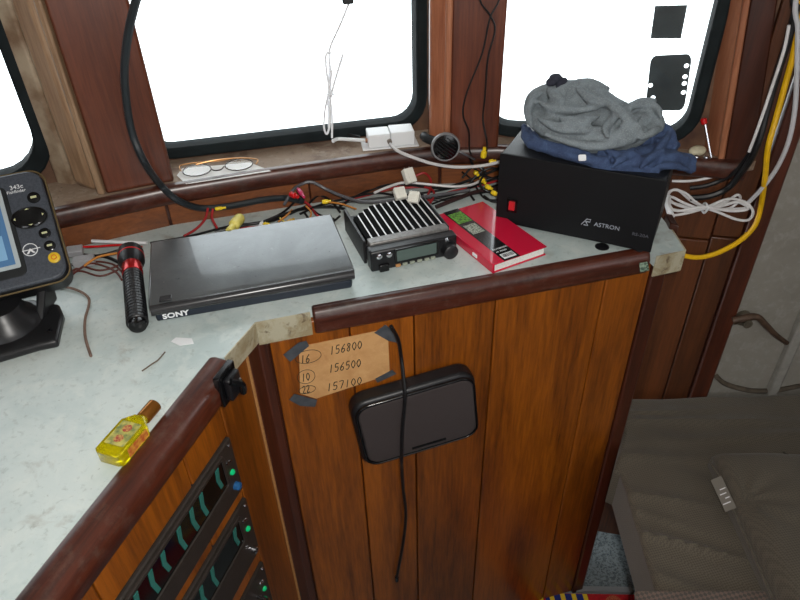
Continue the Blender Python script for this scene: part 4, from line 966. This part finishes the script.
# floor mat and threshold
p0 = Vector((.312, .940, 0)); e1 = (Vector((.605, .925, 0)) - p0).normalized(); e2 = Vector((e1.y, -e1.x, 0))
fm = thing('floor_mat', 'bright red, yellow and blue mat on the floor at the foot of cabinet', 'mat', p0)
FMX = Matrix(((e1.x, e2.x, 0, p0.x), (e1.y, e2.y, 0, p0.y), (0, 0, 1, 0), (0, 0, 0, 1)))
def fmp(nm, poly, z0, z1, m): return obj(nm, G().prism(poly, z0, z1).tr(FMX), m, fm, world=True)
M_MR = mat('mat_red', rgb(190, 24, 34), .8, noise=.3, nscale=120); M_MB = mat('mat_blue', rgb(30, 44, 120), .8); M_MY = mat('mat_yellow', rgb(226, 190, 40), .8)
fmp('mat_base', [(.0, .0), (.34, .0), (.34, .5), (.0, .5)], .0005, .008, M_MR)
fmp('blue_field', [(.055, .002), (.165, .002), (.165, .48), (.055, .48)], .008, .0095, M_MB)
for i in range(5): fmp('yellow_stripe', [(.035 + i*.030, .002), (.047 + i*.030, .002), (.062 + i*.030, .15), (.050 + i*.030, .15)], .0095, .0105, M_MY)
fmp('round_emblem', [(.235 + .022*math.cos(t*PI/10), .024 + .020*math.sin(t*PI/10)) for t in range(20)], .008, .0095, mat('emblem_tan', rgb(196, 110, 70), .7, col2=rgb(150, 40, 40), nscale=300))
th = G().box(0, .16, -.016, -.002, 0, .012).tr(Matrix(((e1.x, e2.x, 0, p0.x + .13), (e1.y, e2.y, 0, p0.y - .003), (0, 0, 1, 0), (0, 0, 0, 1))))
single('threshold_strip', th, mat('pale_metal', rgb(180, 186, 190), .3, metal=.5), 'pale metal floor strip between the carpet and colourful mat', 'strip')

# ------------------------------------------------------------------ cables
def wally(x):
    for (a_, b_) in zip(MO[:-1], MO[1:]):
        if a_[0] <= x <= b_[0]: return a_[1] + (b_[1] - a_[1]) * (x - a_[0]) / (b_[0] - a_[0]) + .012
    return 1.2
def cw(px, py, z=.005, off=.007):            # on the worktop, or against the boards behind it
    while z < .30:
        p = at(px, py, z); o_ = off + (.016 if .040 < z < .086 else 0)
        if p.y <= wally(p.x) - o_: return p
        z += .001
    return p
def W(name, pts, r, m, label, group=None, cat='wire', off=.007, z=.005):
    P = [p if isinstance(p, Vector) else cw(p[0], p[1], p[2] if len(p) > 2 else z, off) for p in pts]
    return cable(name, P, r, m, label, cat, group)
W('black_hose', [aty(143, -60, .98), aty(141, -20, .98), aty(134, 8, .985), aty(128, 35, .99), aty(124.5, 70, .995), aty(127, 105, 1.0), aty(133, 135, 1.0), aty(145, 163, 1.0), (160, 184, .088), (176, 199, .05), (200, 208, .03), (230, 206), (262, 200), (285, 198), (302, 201, .03)], .0062, mat('ribbed_black_hose', rgb(34, 40, 44), .38), 'thick black hose hanging in front of the left post', cat='hose', off=.012)
W('grey_cable', [(284, 205, .02), (293, 190, .04), (302, 184, .05), (312, 182, .05), (326, 189, .04), (345, 197, .03), (365, 202, .03), (395, 200, .03), (430, 196, .02), (470, 190, .02)], .0030, M_GREYC, 'grey cable arching over the red connectors behind the disc player', cat='cable', off=.012)
random.seed(11)
G1 = 'black wires along the back of the worktop'
L1 = 'thin black wire in the tangle along the back of worktop'
blk = [
 [(150, 243), (190, 236), (230, 226, .02), (262, 222, .02), (290, 212, .02), (316, 207), (340, 203), (380, 198), (430, 192), (470, 184), (500, 176)],
 [(215, 232, .02), (250, 224, .02), (275, 220), (300, 209), (330, 207), (345, 209)],
 [(262, 222), (282, 213), (296, 200), (300, 190, .03), (304, 200), (318, 214), (334, 219)],
 [(300, 214), (320, 205), (345, 199), (378, 193), (410, 198), (446, 196), (480, 184), (505, 174)],
 [(340, 206), (370, 190), (400, 184, .02), (440, 188), (470, 180), (500, 168)],
 [(418, 192), (430, 199), (450, 199), (476, 192), (498, 185)],
 [(432, 204), (452, 197), (474, 194), (500, 190)],
 [(462, 172, .03), (472, 180), (478, 190), (486, 199), (500, 200)],
 [(470, 158, .05), (476, 170), (490, 178), (506, 180)],
 [(304, 212), (312, 221), (328, 224), (340, 216)],
 [(62, 268), (80, 262), (100, 256), (118, 262), (128, 270)],
 [(70, 252), (96, 256), (120, 250)],
]
BL_ = ['long black wire running the whole way from the torch to black box', 'black wire just behind back edge of the disc player', 'black wire rising under the red crimp connector', 'black wire passing close behind the radio to black box',
 'black wire arching above the radio fins', 'short black wire right of the plug connectors', 'black wire nearest the notebook, ending at the black box', 'black wire looping down behind yellow connectors onto the worktop', 'short black wire threading the topmost yellow caps',
 'black wire curling between the disc player and radio', 'black wire arching over the brown ones beside the fish finder', 'black wire behind the milky connectors']
for i, p in enumerate(blk): W('black_wire', p, random.choice((.0018, .0022, .0028)), M_CABLE, BL_[i], G1, z=.004 + .002*(i % 4))
for p, lb in (([(462, 178, .03), (474, 166, .05), (484, 172, .04), (480, 184, .03), (490, 192, .02), (503, 190)], 'black wire twisting round the yellow connectors'), ([(474, 200), (468, 188), (478, 174, .03), (492, 168, .04), (504, 172)], 'black wire forming the left loop of the cluster beside black box'),
              ([(340, 212), (330, 200), (318, 196), (306, 206), (290, 214)], 'black wire bunched left of the radio'), ([(484, 196), (494, 202), (506, 199)], 'short black wire under the lowest yellow connector')):
    W('black_wire', p, .0022, M_CABLE, lb, G1, z=.008)
G2 = 'dark red wires in the tangle'; L2 = 'dark red wire in the tangle at the back of worktop'
red = [
 [(184, 236), (196, 229), (205, 219, .02), (208, 208, .04)],
 [(213, 209, .04), (212, 218, .03), (217, 228, .02)],
 [(300, 198, .03), (310, 206), (318, 216), (330, 219)],
 [(345, 200), (368, 195), (392, 188), (408, 184)],
 [(412, 178, .02), (424, 173, .02), (431, 181), (428, 195), (420, 204)],
 [(404, 188), (424, 187), (434, 192), (430, 203), (418, 206)],
 [(425, 202), (450, 192), (478, 186), (500, 180)],
 [(240, 228), (266, 226), (292, 222)],
]
RL_ = ['dark red wire slanting down behind left end of the disc player', 'short dark red wire below the yellow connector under the hose', 'dark red wire falling from red crimp connector to the radio', 'dark red wire arching behind the radio fins', 'dark red wire looping from the highest plug connector',
 'dark red wire circling the plug connectors', 'dark red wire running from the radio to black box', 'dark red wire along back edge of the disc player']
for i, p in enumerate(red): W('red_wire', p, .0023, M_REDW, RL_[i], G2, z=.006 + .002*(i % 3))
W('bright_red_wire', [(78, 247, .02), (96, 246.5, .02), (120, 245, .02), (142, 247, .02)], .0020, M_RED, 'bright red wire crossing behind the torch head')
W('white_rod', [(92, 241, .02), (115, 242, .02), (147, 243, .02)], .0030, M_WHT, 'straight white plastic tie strip ending in a small ring behind the torch', cat='strip')
G3 = 'brown wires beside the fish finder'; L3 = 'brown wire looping between the fish finder and torch'
for p in ([(68, 278), (88, 264), (104, 266), (116, 272), (122, 280)], [(70, 272), (92, 262), (112, 264), (122, 272)], [(74, 262), (96, 270), (112, 268), (124, 262)], [(60, 282), (78, 271), (100, 276), (118, 270)]):
    W('brown_wire', p, .0017, M_BRNW, {68: 'brown wire leaving the fish finder lowest but one beside torch', 70: 'brown wire arching highest between fish finder and torch', 74: 'brown wire dipping in the middle between fish finder and torch', 60: 'brown wire lying nearest the front beside the fish finder'}[p[0][0]], G3, z=.006 + random.random()*.008)
W('orange_wire', [(84, 266, .016), (98, 257, .022), (118, 253, .022), (130, 251, .02)], .0020, M_ORG, 'orange wire running from connector block towards the torch')
W('tan_wire', [(278, 222, .015), (286, 216, .02), (292, 210, .02)], .0018, M_ORG, 'short tan wire standing up behind the disc player')
W('tan_wire', [(300, 224, .012), (309, 219, .016), (311, 212, .02), (306, 206, .025)], .0018, M_ORG, 'tan wire curling beside the yellow cap behind the disc player')
W('tan_wire', [(329, 202, .03), (342, 204, .02), (356, 209, .02)], .0018, M_ORG, 'tan wire from the yellow connector to the radio')
W('pale_wire', [(280, 218, .015), (286, 222, .012), (300, 222, .012)], .0016, M_NUT, 'pale wire loop behind the disc player')
W('white_grey_cable', [(374, 193, .02), (388, 187, .025), (405, 182.5, .028), (430, 184.5, .022), (452, 186.5, .018), (470, 185, .018), (480, 181, .018)], .0026, M_WCAB, 'thin white cable snaking behind the radio', cat='cable')
W('brown_cable', [(436, 207, .006), (456, 199, .01), (476, 192, .01), (500, 188, .01)], .0042, mat('dark_brown_cable', rgb(48, 28, 28), .45), 'thick dark brown cable between the notebook and black box', cat='cable')
W('frayed_cord', [at(50, 284, .004), at(74, 289, .004), at(87, 296, .004), at(89, 304, .003), at(85, 320, .003), at(85.5, 338, .003), at(91, 356, .003)], .0021, mat('tan_cord', rgb(128, 104, 92), .8, noise=.3, nscale=80), 'frayed tan cord end lying on the worktop below the fish finder', cat='cord')
W('twig', [at(142, 371, .002), at(152, 364, .002), at(158, 360, .002), at(165, 352, .002)], .0010, mat('twig_brown', rgb(100, 86, 72), .9), 'tiny dark twig lying on the worktop above the bottle', cat='twig')
single('paper_scrap', G().prism([tuple(at(*p)[:2]) for p in ((171, 342), (176, 338), (192, 339), (194, 344), (180, 346))], CT + .0003, CT + .0012), M_WHT, 'small white paper scrap on worktop in front of the disc player', 'paper')
# wires on the mid post
def pw_(px, py, y=1.178): return aty(px, py, y)
cable('black_wire', [pw_(478, -30), pw_(480, 0), pw_(490, 15), pw_(495, 30), pw_(488, 58), pw_(485, 96), pw_(483, 120), pw_(487, 142, 1.16), at(486, 156, .06), at(484, 166, .04)], .0016, M_CABLE, 'thin black wire hanging on the right side of mid post', 'wire')
cable('black_wire', [pw_(503, -30), pw_(499, 0), pw_(490, 18), pw_(482, 54), pw_(467, 92), pw_(463, 114), pw_(469, 132), at(470, 152, .075), at(479, 162, .05), at(486, 172, .03)], .0016, M_CABLE, 'thin black wire crossing over to the left side of mid post', 'wire')
# crimp connectors
def con_(name, a, b, r, m, label, cat='connector', group=None, z=.02):
    p, q_ = cw(*a, z), cw(*b, z); ax_ = (q_ - p); L_ = ax_.length
    return single(name, G().lathe([(r*.7, 0), (r, L_*.12), (r, L_*.6), (r*.62, L_*.68), (r*.62, L_)], p, ax_, 12), m, label, cat, group, smooth=True)
con_('wire_nut', (241, 217), (229, 231), .0100, M_NUT, 'large pale yellow wire cap behind the disc player lid', z=.034)
con_('crimp_connector', (215, 209), (226, 207.5), .0035, M_YCON, 'yellow crimp connector under the black hose', z=.03)
con_('crimp_connector', (264, 224), (272, 226), .0042, M_YCON, 'yellow crimp connector at back edge of disc player')
con_('crimp_connector', (260, 226), (263, 221), .0035, M_WHT, 'white crimp connector at back edge of disc player')
con_('crimp_connector', (287, 223), (294, 219), .0042, mat('ochre_connector', rgb(190, 150, 60), .4), 'ochre crimp connector right of the yellow one behind disc player')
con_('crimp_connector', (322, 202), (331, 201), .0042, M_YCON, 'yellow crimp connector left of the radio', z=.03)
for i, (px, py, dx, dy, lb) in enumerate(((483, 158, 2, -11, 'yellow wire cap highest beside mid post'), (475, 172, 3, 3, 'small yellow connector left in the cluster beside black box'), (481, 178, 4, 5, 'yellow connector second in the cluster beside black box'), (486, 186, 6, 3, 'yellow connector third in the cluster beside black box'), (492, 192, 6, 3, 'yellow connector lowest in the cluster beside black box'), (489, 162, 7, -1, 'yellow connector touching the white cable by black box'))):
    con_('crimp_connector', (px, py), (px + dx, py + dy), .0048 if i else .006, M_YCON, lb, z=.03)
con_('red_connector', (290, 194), (298, 197), .0055, M_RED, 'red crimp connector on the arching grey cable', z=.05)
con_('pink_connector', (298, 189), (304, 197), .0042, mat('pink_plastic', rgb(190, 40, 90), .35), 'magenta crimp connector beside the red one', z=.055)
def plug(px, py, z, rz, tilt, sz, label, m=None):
    M_ = Matrix.Translation(cw(px, py, z, .02)) @ Matrix.Rotation(rz, 4, 'Z') @ Matrix.Rotation(tilt, 4, 'X')
    t = thing('plug_connector', label, 'connector', None, mat=M_)
    a_, b_, c_ = sz; m = m or mat('connector_white', rgb(222, 220, 210), .4)
    obj('shell', G().box(-a_/2, a_/2, -b_/2, b_/2, -c_/2, c_/2), m, t, bevel=.0015)
    obj('clip', G().box(-a_*.2, a_*.2, -b_*.35, b_*.2, c_/2, c_/2 + .0015), m, t, bevel=.0005)
    for i in (-1, 1): obj('pin', G().box(i*a_*.25 - .0015, i*a_*.25 + .0015, b_/2 - .0005, b_/2 + .003, -.002, .002), M_CHR, t)
    return t
plug(409, 176, .050, .5, .9, (.021, .029, .014), 'white plug connector standing highest behind the radio')
plug(400, 194, .048, .3, .6, (.021, .023, .014), 'white plug connector resting on back of the radio fins')
plug(414, 198, .048, -.3, .6, (.020, .022, .014), 'white plug connector just right of the one on the fins')
M_CLR = mat('milky_plastic', rgb(186, 186, 190), .3, trans=.3)
plug(75, 251, .018, .2, .2, (.026, .018, .012), 'milky plastic connector nearest the fish finder', M_CLR)
plug(84, 261, .014, .25, .1, (.034, .018, .014), 'larger milky plastic connector block in front of the other one', M_CLR)

# cables at the right end
def rf(px, py, off=-.012): return RF.wp(px, py, off)
YH = [rf(806, -20, -.03), rf(800, 20, -.03), rf(793, 55, -.03), rf(785, 85, -.03), rf(776, 118, -.035), rf(768, 148, -.045), rf(765, 178, -.035), rf(761, 205), rf(755, 225), rf(741, 240), rf(722, 251), rf(703, 257), rf(688, 256.5), rf(676, 253, .0)]
cable('yellow_hose', YH, .0050, M_YEL, 'yellow hose curving down the post to the end of worktop', 'hose')
cable('pale_cable', [rf(800, -20, -.05), rf(798, 30, -.05), rf(797, 70, -.05), rf(795, 108, -.05), rf(789, 140, -.05), rf(778, 166, -.04), rf(764, 186, -.03), rf(748, 203, -.02)], .0040, mat('pale_grey_cable', rgb(186, 186, 190), .35), 'pale grey cable running down the post into the tied coil', 'cable')
cable('black_cable', [rf(799, -20, -.04), rf(796, 10, -.04), rf(788, 40, -.04), rf(777, 75, -.04), rf(767, 110, -.045), rf(759, 140, -.055), rf(750, 160, -.052), rf(740, 174, -.03), rf(728, 188), rf(710, 196), rf(690, 198)], .0060, M_CABLE, 'thickest black cable bending down the dark post at the right', 'cable')
cable('black_cable', [rf(801, -20, -.03), rf(795, 10, -.03), rf(787, 45, -.03), rf(777, 80, -.03), rf(766, 115, -.04), rf(757, 142, -.055), rf(745, 160, -.045), rf(735, 172, -.025), rf(722, 180), rf(705, 186), rf(690, 188)], .0042, M_CABLE, 'black cable just left of the thickest one on the dark post', 'cable')
cable('white_wire', [rf(789, 25, -.05), rf(784, 50, -.05), rf(771, 90, -.05), rf(759, 125, -.055), rf(749, 152, -.055)], .0026, M_WCAB, 'thin white wire along the left side of the black cables', 'wire')
cable('white_cable', [rf(672, 181), rf(690, 181), rf(708, 178), rf(724, 173), rf(737, 168)], .0026, M_WCAB, 'white cable running level from the black box to small clip', 'cable')
obj_ = single('cable_clip', G().box(-.007, .007, -.008, .004, -.006, .006).tr(Matrix.Translation(rf(739, 168, -.008)) @ Matrix.Rotation(RF.rz, 4, 'Z')), M_WHT, 'small white clip on the wall below the sill moulding', 'clip', bevel=.001)
wc_ = thing('tied_cable_coil', 'white cable tied in a bow against the wood wall', 'cable coil', rf(703, 215))
for k_, L_ in enumerate([
  [(703, 207), (690, 200), (678, 190), (670, 192), (668, 200), (680, 205), (703, 209), (725, 202), (737, 195), (740, 199), (730, 208), (712, 209)],
  [(703, 206), (685, 193), (673, 190), (667, 196), (675, 204), (690, 208), (712, 209), (735, 209), (750, 207), (742, 201), (725, 204)],
  [(704, 209), (688, 213), (672, 215), (668, 209), (684, 211), (704, 208), (728, 199), (746, 203), (753, 212), (748, 220), (735, 219), (715, 211)],
  [(703, 209), (684, 203), (671, 197), (670, 206), (678, 211), (703, 207), (730, 211), (748, 209), (738, 202), (722, 206)]]):
    obj('loop', G().tube([rf(p[0], p[1], -.010 - .005*k_ - .003*(i % 3)) for i, p in enumerate(L_)], .0026, 8, closed=True), M_WCAB, wc_, smooth=True, world=True)
obj('tie', G().tube([rf(705, 203, -.020), rf(708, 208, -.036), rf(704, 213, -.020), rf(702, 208, -.004)], .0022, 8, closed=True), M_WHT, wc_, smooth=True, world=True)
obj('plug_end', G().tube([rf(668, 196, -.02), rf(668, 206, -.02), rf(672, 217, -.02)], .006, 8), M_WHT, wc_, smooth=True, world=True)
